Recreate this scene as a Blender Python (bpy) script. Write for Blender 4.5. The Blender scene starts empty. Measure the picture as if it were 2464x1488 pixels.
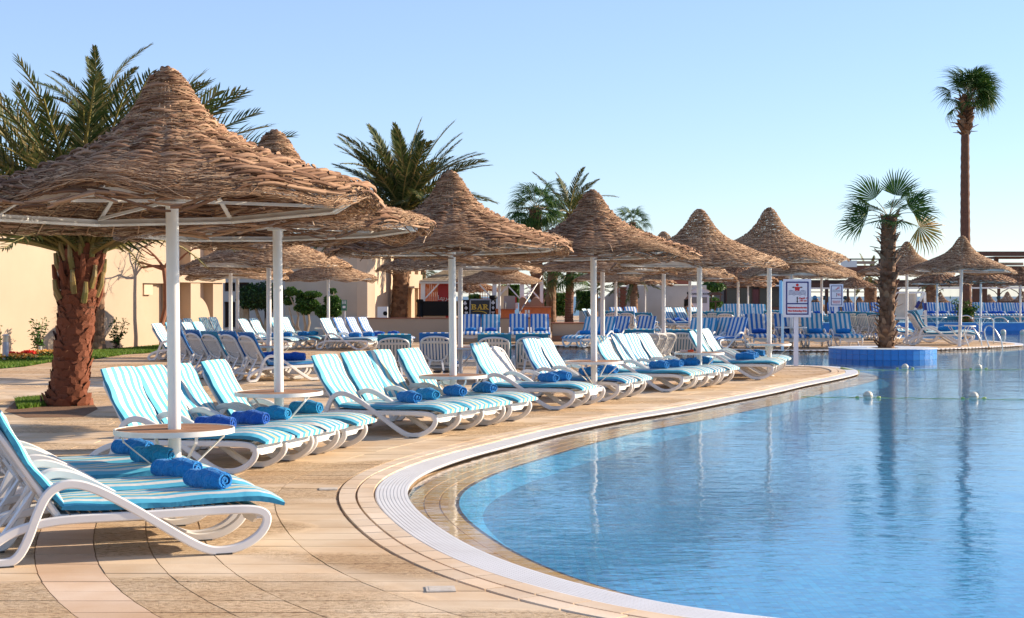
import bpy, math, random
import numpy as np
from mathutils import Vector, Matrix, Euler, noise
from mathutils.geometry import tessellate_polygon
PI = math.pi
R = math.radians
rnd = random.Random(7)
scene = bpy.context.scene
C = scene.collection

# ---------------------------------------------------------------- camera
FPX = 3900.0; W2 = 2464.0; HOR = 711.0; EYE = 1.6
cam_data = bpy.data.cameras.new('camera')
cam = bpy.data.objects.new('camera', cam_data); C.objects.link(cam)
cam_data.sensor_width = 36.0
cam_data.lens = 36.0 * FPX / W2
cam_data.clip_start = 0.1; cam_data.clip_end = 9000.0
cam.location = (0, 0, EYE)
cam.rotation_euler = (R(90) - math.atan((744.0 - HOR) / FPX), 0, 0)
scene.camera = cam

# ---------------------------------------------------------------- light
SUN_EL = 20.0      # degrees above the horizon
SUN_AZ = 73.0      # degrees clockwise from +Y (the view direction), towards +X
world = bpy.data.worlds.new('World'); scene.world = world
world.use_nodes = True
wn = world.node_tree.nodes; wl = world.node_tree.links
bg = wn['Background']
sky = wn.new('ShaderNodeTexSky'); sky.sky_type = 'NISHITA'
sky.sun_disc = False
sky.sun_elevation = R(SUN_EL); sky.sun_rotation = R(SUN_AZ)
sky.altitude = 0; sky.air_density = 1.0; sky.dust_density = 0.0; sky.ozone_density = 3.0
tint = wn.new('ShaderNodeMix'); tint.data_type = 'RGBA'; tint.blend_type = 'MULTIPLY'; tint.inputs[0].default_value = 1.0
wl.new(sky.outputs[0], tint.inputs[6]); tint.inputs[7].default_value = (.86, .925, 1.08, 1)
hz = wn.new('ShaderNodeMix'); hz.data_type = 'RGBA'; hz.inputs[0].default_value = .24      # thin even veil of air over the blue
wl.new(tint.outputs[2], hz.inputs[6]); hz.inputs[7].default_value = (4.4, 5.1, 7.2, 1)
wl.new(hz.outputs[2], bg.inputs[0])
bg.inputs[1].default_value = 0.092
sun_data = bpy.data.lights.new('sun', 'SUN')
sun_data.energy = 5.0; sun_data.angle = R(0.5); sun_data.color = (1.0, 0.83, 0.62)
sun = bpy.data.objects.new('sun', sun_data); C.objects.link(sun)
sdir = Vector((math.sin(R(SUN_AZ)) * math.cos(R(SUN_EL)), math.cos(R(SUN_AZ)) * math.cos(R(SUN_EL)), math.sin(R(SUN_EL))))
sun.rotation_euler = sdir.to_track_quat('Z', 'Y').to_euler()
sun.location = (30, 10, 30)
vs = scene.view_settings
vs.view_transform = 'Standard'; vs.look = 'None'; vs.exposure = 1.0; vs.gamma = 1.0
vs.use_curve_mapping = False
scene.cycles.max_bounces = 6
scene.cycles.transparent_max_bounces = 12

# ---------------------------------------------------------------- helpers
def G(x, y, z=0.0):
    """ground point seen at pixel (x, y) of the 2464-wide working copy"""
    d = (EYE - z) * FPX / (y - HOR)
    return ((x - 1232.0) * d / FPX, d)
def XD(x, d):
    return (x - 1232.0) * d / FPX
def ZD(y, d):
    return EYE - (y - HOR) * d / FPX

class MB:
    """collects shapes, then links them as ONE mesh object"""
    def __init__(s):
        s.v = []; s.f = []; s.m = []; s.mi = 0
    def add(s, vs_, fs_, mi=None):
        n = len(s.v); s.v.extend([tuple(p) for p in vs_])
        for f in fs_:
            s.f.append(tuple(i + n for i in f)); s.m.append(s.mi if mi is None else mi)
    def box(s, c, size, rz=0.0, M=None, mi=None):
        hx, hy, hz = size[0] / 2, size[1] / 2, size[2] / 2
        P = [Vector((x, y, z)) for z in (-hz, hz) for x, y in ((-hx, -hy), (hx, -hy), (hx, hy), (-hx, hy))]
        T = Matrix.Translation(c) @ (M if M is not None else Matrix.Rotation(rz, 4, 'Z'))
        s.add([T @ p for p in P], [(3, 2, 1, 0), (4, 5, 6, 7), (0, 1, 5, 4), (1, 2, 6, 5), (2, 3, 7, 6), (3, 0, 4, 7)], mi)
    def bar(s, a, b, w, h, up=(0, 0, 1), mi=None):
        a = Vector(a); b = Vector(b); d = (b - a); L = d.length
        if L < 1e-6: return
        d.normalize(); u = Vector(up)
        side = d.cross(u)
        if side.length < 1e-4: side = d.cross(Vector((0, 1, 0)))
        side.normalize(); u = side.cross(d).normalized()
        P = []
        for q in (a, b):
            for i, j in ((-1, -1), (1, -1), (1, 1), (-1, 1)):
                P.append(q + side * (w / 2 * i) + u * (h / 2 * j))
        s.add(P, [(0, 1, 2, 3), (7, 6, 5, 4), (0, 4, 5, 1), (1, 5, 6, 2), (2, 6, 7, 3), (3, 7, 4, 0)], mi)
    def tube(s, pts, r, n=8, cap=True, mi=None, closed=False):
        pts = [Vector(p) for p in pts]
        rs = r if isinstance(r, (list, tuple)) else [r] * len(pts)
        P = []; F = []; N = len(pts)
        prev = None
        for i, p in enumerate(pts):
            if closed: t = pts[(i + 1) % N] - pts[i - 1]
            else: t = pts[min(i + 1, N - 1)] - pts[max(i - 1, 0)]
            t.normalize()
            if prev is None:
                a = Vector((0, 0, 1)) if abs(t.z) < .9 else Vector((1, 0, 0))
                u = t.cross(a).normalized()
            else:
                u = (prev - t * prev.dot(t)).normalized()
            prev = u; w = t.cross(u)
            for k in range(n):
                an = 2 * PI * k / n
                P.append(p + (u * math.cos(an) + w * math.sin(an)) * rs[i])
        rng = range(N) if closed else range(N - 1)
        for i in rng:
            j = (i + 1) % N
            for k in range(n):
                k2 = (k + 1) % n
                F.append((i * n + k, j * n + k, j * n + k2, i * n + k2))
        if cap and not closed:
            F.append(tuple(range(n))); F.append(tuple((N - 1) * n + k for k in reversed(range(n))))
        s.add(P, F, mi)
    def lathe(s, prof, n=24, c=(0, 0, 0), cap=True, mi=None):
        P = []; F = []
        for r, z in prof:
            for k in range(n):
                a = 2 * PI * k / n
                P.append((c[0] + r * math.cos(a), c[1] + r * math.sin(a), c[2] + z))
        m = len(prof)
        for i in range(m - 1):
            for k in range(n):
                k2 = (k + 1) % n
                F.append((i * n + k, i * n + k2, (i + 1) * n + k2, (i + 1) * n + k))
        if cap:
            F.append(tuple(reversed(range(n)))); F.append(tuple((m - 1) * n + k for k in range(n)))
        s.add(P, F, mi)
    def prism(s, poly, z0, z1, M=None, mi=None):
        n = len(poly)
        P = [Vector((x, y, z0)) for x, y in poly] + [Vector((x, y, z1)) for x, y in poly]
        if M is not None: P = [M @ p for p in P]
        F = [tuple(reversed(range(n))), tuple(range(n, 2 * n))]
        for i in range(n):
            j = (i + 1) % n
            F.append((i, j, n + j, n + i))
        s.add(P, F, mi)
    def ball(s, c, r, n=12, m=8, mi=None):
        rx, ry, rz = r if isinstance(r, (list, tuple)) else (r, r, r)
        P = [(c[0], c[1], c[2] - rz)]; F = []
        for i in range(1, m):
            ph = -PI / 2 + PI * i / m
            for k in range(n):
                a = 2 * PI * k / n
                P.append((c[0] + rx * math.cos(ph) * math.cos(a), c[1] + ry * math.cos(ph) * math.sin(a), c[2] + rz * math.sin(ph)))
        P.append((c[0], c[1], c[2] + rz))
        for k in range(n):
            k2 = (k + 1) % n
            F.append((0, 1 + k2, 1 + k))
            for i in range(m - 2):
                a = 1 + i * n; b = a + n
                F.append((a + k, a + k2, b + k2, b + k))
            F.append((1 + (m - 2) * n + k, 1 + (m - 2) * n + k2, len(P) - 1))
        s.add(P, F, mi)
    def mesh(s, name, mats, smooth=False):
        me = bpy.data.meshes.new(name)
        me.from_pydata(s.v, [], s.f)
        for m in (mats if isinstance(mats, (list, tuple)) else [mats]):
            me.materials.append(m)
        if any(s.m): me.polygons.foreach_set('material_index', s.m)
        if smooth is True:
            me.polygons.foreach_set('use_smooth', [True] * len(me.polygons))
        me.update()
        if smooth == 'auto':
            me.polygons.foreach_set('use_smooth', [True] * len(me.polygons))
            me.set_sharp_from_angle(angle=R(38))
        return me
    def build(s, name, mats, parent=None, smooth=False, label=None):
        return link(name, s.mesh(name, mats, smooth), parent, label=label)

def link(name, data, parent=None, loc=None, rz=None, label=None, kind=None):
    o = bpy.data.objects.new(name, data); C.objects.link(o)
    if parent is not None: o.parent = parent
    if loc is not None: o.location = loc
    if rz is not None: o.rotation_euler = (0, 0, rz)
    if label: o['label'] = label
    if kind: o['kind'] = kind
    return o
def tag(o, label, cat=None, group=None, kind=None):
    if label: o['label'] = label
    if cat: o['category'] = cat
    if group: o['group'] = group
    if kind: o['kind'] = kind
    return o
def thing(name, label, cat, loc=(0, 0, 0), rz=0.0, group=None, sc=1.0):
    o = bpy.data.objects.new(name, None); C.objects.link(o)
    o.empty_display_size = .2
    o.location = loc; o.rotation_euler = (0, 0, rz)
    o.scale = sc if isinstance(sc, tuple) else (sc, sc, sc)
    tag(o, label, cat, group); return o
CH = {}
def kids(o):
    return o.children
def copy_tree(o, parent=None):
    c = o.copy(); C.objects.link(c); c.parent = parent
    for ch in list(o.children): copy_tree(ch, c)
    return c
def struct(o, label, cat=None):
    o['kind'] = 'structure'; o['label'] = label
    if cat: o['category'] = cat
    return o

# ---------------------------------------------------------------- materials
def nt(name):
    m = bpy.data.materials.new(name); m.use_nodes = True
    t = m.node_tree; b = t.nodes['Principled BSDF']
    return m, t, b
def N(t, typ, **kw):
    n = t.nodes.new(typ)
    for k, v in kw.items():
        if k.startswith('i_'): n.inputs[int(k[2:])].default_value = v
        else: setattr(n, k, v)
    return n
def ramp(t, fac, stops, interp='LINEAR'):
    r = t.nodes.new('ShaderNodeValToRGB'); r.color_ramp.interpolation = interp
    cr = r.color_ramp
    while len(cr.elements) > 1: cr.elements.remove(cr.elements[-1])
    cr.elements[0].position = stops[0][0]; cr.elements[0].color = tuple(stops[0][1]) + (1,)
    for p, c in stops[1:]:
        e = cr.elements.new(p); e.color = tuple(c) + (1,)
    t.links.new(fac, r.inputs[0]); return r.outputs[0]
def noise_tex(t, scale, detail=4, rough=.55, coords='Object', mapping=None, dist=0):
    tc = t.nodes.new('ShaderNodeTexCoord')
    src = tc.outputs[coords]
    if coords == 'World':
        pass
    if mapping:
        mp = t.nodes.new('ShaderNodeMapping'); mp.inputs['Scale'].default_value = mapping
        t.links.new(src, mp.inputs[0]); src = mp.outputs[0]
    n = t.nodes.new('ShaderNodeTexNoise')
    n.inputs['Scale'].default_value = scale; n.inputs['Detail'].default_value = detail
    n.inputs['Roughness'].default_value = rough; n.inputs['Distortion'].default_value = dist
    t.links.new(src, n.inputs['Vector']); return n.outputs['Fac']
def add_bump(t, b, fac, strength=.3, dist=.01, prev=None):
    bp = t.nodes.new('ShaderNodeBump'); bp.inputs['Strength'].default_value = strength
    bp.inputs['Distance'].default_value = dist
    t.links.new(fac, bp.inputs['Height'])
    if prev is not None: t.links.new(prev, bp.inputs['Normal'])
    t.links.new(bp.outputs[0], b.inputs['Normal']); return bp.outputs[0]
def mixc(t, fac, a, b, mode='MIX'):
    m = t.nodes.new('ShaderNodeMix'); m.data_type = 'RGBA'; m.blend_type = mode
    for sock, v in ((0, fac), (6, a), (7, b)):
        if hasattr(v, 'is_linked') or isinstance(v, bpy.types.NodeSocket): t.links.new(v, m.inputs[sock])
        elif sock == 0: m.inputs[0].default_value = v
        else: m.inputs[sock].default_value = tuple(v) + (1,)
    return m.outputs[2]
def rgb(c): return (c[0], c[1], c[2], 1)
def simple(name, c, c2=None, rough=.6, scale=6, bump=None, metal=0.0, spec=.5, objvar=0.0, coords='Object'):
    m, t, b = nt(name)
    b.inputs['Roughness'].default_value = rough
    b.inputs['Metallic'].default_value = metal
    b.inputs['Specular IOR Level'].default_value = spec
    if c2 is not None:
        f = noise_tex(t, scale, coords=coords)
        out = ramp(t, f, [(.3, c), (.7, c2)])
    else:
        rg = t.nodes.new('ShaderNodeRGB'); rg.outputs[0].default_value = rgb(c); out = rg.outputs[0]
    if objvar:
        oi = t.nodes.new('ShaderNodeObjectInfo')
        hs = t.nodes.new('ShaderNodeHueSaturation')
        mr = t.nodes.new('ShaderNodeMapRange'); mr.inputs[3].default_value = 1 - objvar; mr.inputs[4].default_value = 1 + objvar
        t.links.new(oi.outputs['Random'], mr.inputs[0]); t.links.new(mr.outputs[0], hs.inputs['Value'])
        t.links.new(out, hs.inputs['Color']); out = hs.outputs[0]
    t.links.new(out, b.inputs['Base Color'])
    if bump:
        add_bump(t, b, noise_tex(t, bump[0], detail=5, coords=coords), bump[1], bump[2])
    return m
def island(name, stops, rough=.7, bump=None, trans=0.0, spec=.3):
    """colour drawn per loose piece"""
    m, t, b = nt(name)
    g = t.nodes.new('ShaderNodeNewGeometry')
    out = ramp(t, g.outputs['Random Per Island'], stops)
    t.links.new(out, b.inputs['Base Color'])
    b.inputs['Roughness'].default_value = rough
    b.inputs['Specular IOR Level'].default_value = spec
    if trans:
        tr = t.nodes.new('ShaderNodeBsdfTranslucent'); t.links.new(out, tr.inputs[0])
        mx = t.nodes.new('ShaderNodeMixShader'); mx.inputs[0].default_value = trans
        o = t.nodes['Material Output']
        t.links.new(b.outputs[0], mx.inputs[1]); t.links.new(tr.outputs[0], mx.inputs[2]); t.links.new(mx.outputs[0], o.inputs[0])
    if bump: add_bump(t, b, noise_tex(t, bump[0]), bump[1], bump[2])
    return m

WHITE = simple('white_plastic', (.74, .72, .70), (.66, .64, .62), rough=.38, scale=3, bump=(30, .05, .002))
POLE = simple('white_pole_paint', (.76, .75, .73), (.68, .66, .63), rough=.35, scale=2, bump=(18, .08, .003))
FRAMEP = simple('white_painted_steel', (.74, .73, .70), (.6, .57, .52), rough=.45, scale=5)
TABLEWOOD = simple('table_wood', (.40, .22, .12), (.30, .15, .08), rough=.7, scale=9, bump=(40, .3, .003))
STEEL = simple('stainless_steel', (.6, .6, .6), rough=.18, metal=1.0)
RUBBER = simple('dark_rubber', (.05, .045, .04), rough=.8)
CREAM = simple('cream_render', (.44, .34, .245), (.385, .295, .21), rough=.9, scale=.5, bump=(25, .15, .004))
CREAMD = simple('sand_render', (.58, .45, .33), (.51, .39, .28), rough=.9, scale=1.0, bump=(25, .15, .004))
WHITEWALL = simple('white_render', (.55, .52, .47), (.48, .45, .40), rough=.9, scale=1.5)
DARKVOID = simple('dark_interior', (.03, .025, .02), rough=.6)
BROWNWOOD = simple('dark_brown_timber', (.10, .042, .022), (.07, .03, .016), rough=.6, scale=4)
ORANGEWOOD = simple('orange_varnished_wood', (.72, .20, .045), (.58, .14, .035), rough=.4, scale=6, bump=(20, .1, .003))
BLACKP = simple('black_panel', (.006, .006, .006), rough=.6, spec=.2)
BLUETILE = simple('blue_pool_tile', (.008, .15, .44), (.014, .20, .54), rough=.3, scale=3)
TEXTRED = simple('red_print', (.55, .02, .02), rough=.5)
NAVY = simple('navy_print', (.01, .015, .16), rough=.5)
BLK = simple('black_print', (.01, .01, .012), rough=.5)
GOLD = simple('gold_paint', (.55, .36, .04), rough=.4)
WPRINT = simple('white_print', (.75, .75, .75), rough=.5)
SIGNW = simple('sign_white', (.72, .74, .74), rough=.3)
SIGNB = simple('sign_board_white', (.70, .72, .80), rough=.4)
WICK = island('wicker', [(0, (.10, .05, .026)), (.35, (.26, .145, .08)), (.7, (.44, .275, .165)), (1, (.66, .47, .30))], rough=.75, spec=.25)
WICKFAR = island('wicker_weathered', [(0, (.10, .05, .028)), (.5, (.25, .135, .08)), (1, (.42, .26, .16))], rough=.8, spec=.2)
PALMG = island('date_palm_leaf', [(0, (.03, .055, .014)), (.45, (.065, .09, .022)), (.8, (.14, .14, .045)), (1, (.30, .21, .09))], rough=.55, trans=.25, spec=.3)
FANG = island('fan_palm_leaf', [(0, (.015, .05, .01)), (.6, (.04, .10, .015)), (1, (.10, .15, .03))], rough=.6, trans=.22, spec=.25)
FANO = island('fan_palm_dry_leaf', [(0, (.16, .16, .03)), (.5, (.40, .20, .03)), (1, (.35, .30, .06))], rough=.5, trans=.3)
LEAFG = island('shrub_leaf', [(0, (.02, .06, .01)), (.6, (.045, .12, .015)), (1, (.11, .20, .03))], rough=.5, trans=.2)
LEAFD = island('dark_hedge_leaf', [(0, (.008, .025, .006)), (.6, (.02, .06, .01)), (1, (.05, .11, .02))], rough=.5, trans=.12)
BOOT = island('palm_boot', [(0, (.035, .012, .006)), (.45, (.14, .04, .018)), (.8, (.28, .09, .04)), (1, (.50, .26, .13))], rough=.75, bump=(40, .5, .01))
BOOT2 = island('palm_bark', [(0, (.09, .045, .025)), (.5, (.17, .09, .05)), (1, (.28, .17, .10))], rough=.85, bump=(30, .5, .01))
FIBRE = simple('palm_fibre', (.12, .04, .018), (.05, .02, .01), rough=.95, scale=12, bump=(60, .8, .02))
TRUNKB = simple('brown_bark', (.16, .07, .04), (.10, .045, .028), rough=.9, scale=8, bump=(30, .6, .01))
STALK = simple('palm_stalk', (.16, .17, .04), (.28, .17, .06), rough=.5, scale=3)
GRASSM = island('grass_blade', [(0, (.06, .14, .015)), (.6, (.12, .22, .02)), (1, (.22, .26, .05))], rough=.6, trans=.3)
SOIL = simple('garden_soil', (.22, .11, .05), (.14, .07, .03), rough=.95, scale=8, bump=(30, .6, .02))
LAWN = simple('lawn_ground', (.10, .16, .025), (.07, .12, .02), rough=.95, scale=12)
SAND = simple('beach_sand', (.42, .30, .19), (.36, .25, .16), rough=.95, scale=1)
ROPE = simple('yellow_green_rope', (.42, .50, .16), rough=.6)
BUOY = simple('cream_buoy', (.62, .58, .48), (.52, .48, .38), rough=.5, scale=20)

def cushion_mats():
    out = {}
    def stripes(name, cols, side=False, n=10, w=.60):
        m, t, b = nt(name)
        tc = t.nodes.new('ShaderNodeTexCoord'); sx = t.nodes.new('ShaderNodeSeparateXYZ')
        t.links.new(tc.outputs['Object'], sx.inputs[0])
        ma = N(t, 'ShaderNodeMath', operation='MULTIPLY_ADD'); ma.inputs[1].default_value = 1 / w; ma.inputs[2].default_value = .5
        t.links.new(sx.outputs['Y'], ma.inputs[0])
        stops = [(i / n, cols[i % len(cols)]) for i in range(n)]
        stops[0] = (0.0, cols[0])
        out_ = ramp(t, ma.outputs[0], stops, 'CONSTANT')
        f = noise_tex(t, 3.0)
        out_ = mixc(t, 1.0, out_, ramp(t, f, [(.3, (.86, .86, .86)), (.7, (1.0, 1.0, 1.0))]), 'MULTIPLY')
        t.links.new(out_, b.inputs['Base Color'])
        b.inputs['Roughness'].default_value = .62; b.inputs['Specular IOR Level'].default_value = .35
        w1 = noise_tex(t, 7.0, detail=2, dist=.6)
        p = add_bump(t, b, w1, .35, .02)
        add_bump(t, b, noise_tex(t, 220, detail=1), .15, .002, prev=p)
        return m
    def plain(name, c, c2):
        m, t, b = nt(name)
        f = noise_tex(t, 5.0); t.links.new(ramp(t, f, [(.3, c), (.7, c2)]), b.inputs['Base Color'])
        b.inputs['Roughness'].default_value = .6
        add_bump(t, b, noise_tex(t, 9.0, detail=2, dist=.8), .5, .02)
        return m
    cy = (.085, .42, .60); wh = (.66, .65, .62); cr = (.66, .60, .40); bl = (.02, .15, .44); tq = (.03, .25, .44)
    sides = plain('teal_cushion_side', (.012, .18, .32), (.02, .24, .40))
    sideb = plain('blue_cushion_side', (.01, .12, .38), (.012, .16, .46))
    out['turq'] = [stripes('cyan_cream_stripes', [cy, wh, cy, cr]), sides]
    out['cyan'] = [stripes('cyan_white_stripes', [wh, cy]), sides]
    out['mid'] = [stripes('azure_white_stripes', [tq, wh], n=9), sideb]
    out['blue'] = [stripes('royal_blue_white_stripes', [bl, wh], n=9), sideb]
    return out
CUSH = cushion_mats()
def towel_mat(name, c, c2):
    m, t, b = nt(name)
    f = noise_tex(t, 14.0); t.links.new(ramp(t, f, [(.3, c), (.7, c2)]), b.inputs['Base Color'])
    b.inputs['Roughness'].default_value = .95
    b.inputs['Sheen Weight'].default_value = .35; b.inputs['Sheen Tint'].default_value = (.3, .6, 1, 1)
    p = add_bump(t, b, noise_tex(t, 18.0, detail=3, dist=.8), 1.0, .035)
    add_bump(t, b, noise_tex(t, 260, detail=2), .5, .004, prev=p)
    return m
TOW = {'royal': towel_mat('royal_blue_terry', (.002, .065, .34), (.003, .085, .44)),
       'azure': towel_mat('azure_terry', (.002, .14, .42), (.004, .19, .52)),
       'teal': towel_mat('teal_terry', (.003, .20, .42), (.006, .26, .52))}

def stone_mat(name, c1, c2, c3, objvar=.09, world=True, rough_patches=True):
    m, t, b = nt(name)
    g = t.nodes.new('ShaderNodeNewGeometry')
    def nz(scale, detail=5, stretch=None, dist=0, rough=.6):
        mp = t.nodes.new('ShaderNodeMapping')
        if stretch: mp.inputs['Scale'].default_value = stretch
        t.links.new(g.outputs['Position'], mp.inputs[0])
        n = t.nodes.new('ShaderNodeTexNoise'); n.inputs['Scale'].default_value = scale
        n.inputs['Detail'].default_value = detail; n.inputs['Roughness'].default_value = rough; n.inputs['Distortion'].default_value = dist
        t.links.new(mp.outputs[0], n.inputs['Vector']); return n.outputs['Fac']
    base = ramp(t, nz(1.9, 7, (.9, 1.2, 1), .3), [(.25, c1), (.5, c2), (.75, c3)])
    stain = ramp(t, nz(.7, 5), [(.42, (1, 1, 1)), (.62, (.86, .74, .60))])
    out = mixc(t, .75, base, stain, 'MULTIPLY')
    if objvar:
        oi = t.nodes.new('ShaderNodeObjectInfo'); hs = t.nodes.new('ShaderNodeHueSaturation')
        mr = t.nodes.new('ShaderNodeMapRange'); mr.inputs[3].default_value = 1 - objvar; mr.inputs[4].default_value = 1 + objvar
        isl = N(t, 'ShaderNodeMath', operation='ADD'); t.links.new(oi.outputs['Random'], isl.inputs[0]); t.links.new(g.outputs['Random Per Island'], isl.inputs[1])
        fr = N(t, 'ShaderNodeMath', operation='FRACT'); t.links.new(isl.outputs[0], fr.inputs[0])
        t.links.new(fr.outputs[0], mr.inputs[0]); t.links.new(mr.outputs[0], hs.inputs['Value'])
        t.links.new(out, hs.inputs['Color']); out = hs.outputs[0]
    speck = nz(60, 3)
    p = None
    if rough_patches:
        mask = ramp(t, nz(.30, 2, (1, 1.6, 1), .5), [(.47, (0, 0, 0)), (.53, (1, 1, 1))])
        pits = nz(26, 6, (.8, 1.1, 1), .6, .8)
        pitc = ramp(t, pits, [(.40, (.45, .33, .23)), (.47, (.84, .76, .66)), (.54, (1.0, .96, .9)), (.66, (1.15, 1.1, 1.02))])
        out = mixc(t, mask, out, mixc(t, .8, out, pitc, 'MULTIPLY'))
        mm = N(t, 'ShaderNodeMath', operation='MULTIPLY'); t.links.new(mask, mm.inputs[0]); t.links.new(pits, mm.inputs[1])
        p = add_bump(t, b, mm.outputs[0], .9, .03)
    t.links.new(out, b.inputs['Base Color'])
    b.inputs['Roughness'].default_value = .8; b.inputs['Specular IOR Level'].default_value = .3
    add_bump(t, b, speck, .35, .004, prev=p)
    return m
PAVER = stone_mat('sand_stone_paver', (.58, .43, .28), (.64, .50, .345), (.70, .57, .42))
PAVERP = stone_mat('pink_stone_paver', (.58, .41, .28), (.63, .47, .335), (.67, .52, .39), rough_patches=False)
COPE = stone_mat('cream_coping_tile', (.66, .52, .38), (.70, .57, .43), (.72, .60, .47), objvar=.10, rough_patches=False)
LEDGE = stone_mat('wet_ledge_tile', (.66, .40, .13), (.71, .45, .16), (.75, .50, .20), objvar=.05, rough_patches=False)
MORTAR = simple('dark_joint_sand', (.42, .29, .18), (.26, .16, .09), rough=.95, scale=14, bump=(50, .5, .01))
def deck_far_mat():
    m = stone_mat('deck_stone', (.52, .38, .24), (.58, .44, .295), (.63, .49, .34), objvar=0)
    t = m.node_tree; b = t.nodes['Principled BSDF']
    src = b.inputs['Base Color'].links[0].from_socket
    g = t.nodes.new('ShaderNodeNewGeometry')
    br = t.nodes.new('ShaderNodeTexBrick'); br.inputs['Scale'].default_value = 1.0
    br.inputs['Brick Width'].default_value = .7; br.inputs['Row Height'].default_value = .32
    br.inputs['Mortar Size'].default_value = .012; br.inputs['Color1'].default_value = (1, 1, 1, 1)
    br.inputs['Color2'].default_value = (.9, .87, .84, 1); br.inputs['Mortar'].default_value = (.5, .42, .36, 1)
    t.links.new(g.outputs['Position'], br.inputs['Vector'])
    t.links.new(mixc(t, .9, src, br.outputs['Color'], 'MULTIPLY'), b.inputs['Base Color'])
    return m
DECKM = deck_far_mat()

def water_mat(name, scale=1.0, tint=(.97, .99, 1.0), strength=.13, sea=False):
    m, t, b = nt(name)
    t.nodes.remove(b); o = t.nodes['Material Output']
    g = t.nodes.new('ShaderNodeNewGeometry')
    def wave(sc, stretch, detail, dist=.3):
        mp = t.nodes.new('ShaderNodeMapping'); mp.inputs['Scale'].default_value = stretch
        t.links.new(g.outputs['Position'], mp.inputs[0])
        n = t.nodes.new('ShaderNodeTexNoise'); n.inputs['Scale'].default_value = sc * scale
        n.inputs['Detail'].default_value = detail; n.inputs['Distortion'].default_value = dist
        t.links.new(mp.outputs[0], n.inputs['Vector']); return n.outputs['Fac']
    a = wave(1.3, (1, .8, 1), 2); c = wave(8.0, (.6, 1.2, 1), 4, .5)
    ad = N(t, 'ShaderNodeMath', operation='MULTIPLY_ADD'); ad.inputs[1].default_value = .30
    t.links.new(c, ad.inputs[0]); t.links.new(a, ad.inputs[2])
    bp = t.nodes.new('ShaderNodeBump'); bp.inputs['Strength'].default_value = strength; bp.inputs['Distance'].default_value = .08 / scale
    t.links.new(ad.outputs[0], bp.inputs['Height'])
    lw = t.nodes.new('ShaderNodeLayerWeight'); lw.inputs['Blend'].default_value = .5
    t.links.new(bp.outputs[0], lw.inputs['Normal'])
    pw = N(t, 'ShaderNodeMath', operation='POWER'); pw.inputs[1].default_value = 5.0; t.links.new(lw.outputs['Facing'], pw.inputs[0])
    fr = N(t, 'ShaderNodeMath', operation='MULTIPLY_ADD'); fr.inputs[1].default_value = .98; fr.inputs[2].default_value = .02
    t.links.new(pw.outputs[0], fr.inputs[0])
    gl = t.nodes.new('ShaderNodeBsdfGlossy'); gl.inputs['Roughness'].default_value = .015
    t.links.new(bp.outputs[0], gl.inputs['Normal'])
    if sea:
        tr = t.nodes.new('ShaderNodeBsdfDiffuse'); tr.inputs[0].default_value = (.012, .11, .24, 1)
    else:
        tr = t.nodes.new('ShaderNodeBsdfTransparent'); tr.inputs[0].default_value = rgb(tint)
    mx = t.nodes.new('ShaderNodeMixShader')
    if sea: fr.inputs[1].default_value = .35
    t.links.new(fr.outputs[0], mx.inputs[0]); t.links.new(tr.outputs[0], mx.inputs[1]); t.links.new(gl.outputs[0], mx.inputs[2])
    t.links.new(mx.outputs[0], o.inputs[0])
    return m
WATER = water_mat('pool_water')
SEAW = water_mat('sea_water', scale=.25, strength=.9, sea=True)
def pool_floor_mat():
    m, t, b = nt('pool_mosaic')
    g = t.nodes.new('ShaderNodeNewGeometry')
    br = t.nodes.new('ShaderNodeTexBrick'); br.offset = 0.0
    br.inputs['Scale'].default_value = 1.0; br.inputs['Brick Width'].default_value = .05; br.inputs['Row Height'].default_value = .05
    br.inputs['Mortar Size'].default_value = .003
    br.inputs['Color1'].default_value = (.004, .25, .51, 1); br.inputs['Color2'].default_value = (.02, .42, .69, 1); br.inputs['Mortar'].default_value = (.04, .28, .44, 1)
    t.links.new(g.outputs['Position'], br.inputs['Vector'])
    n = t.nodes.new('ShaderNodeTexNoise'); n.inputs['Scale'].default_value = .5; n.inputs['Detail'].default_value = 3
    t.links.new(g.outputs['Position'], n.inputs['Vector'])
    out = mixc(t, .6, br.outputs['Color'], ramp(t, n.outputs['Fac'], [(.35, (.80, .85, .9)), (.65, (1, 1, 1))]), 'MULTIPLY')
    t.links.new(out, b.inputs['Base Color']); b.inputs['Roughness'].default_value = .4
    return m
POOLM = pool_floor_mat()
def grating_mat():
    m, t, b = nt('white_grating')
    f = noise_tex(t, 3.0); t.links.new(ramp(t, f, [(.3, (.72, .70, .68)), (.7, (.80, .79, .78))]), b.inputs['Base Color'])
    b.inputs['Roughness'].default_value = .4
    return m
GRATE = grating_mat()
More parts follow.
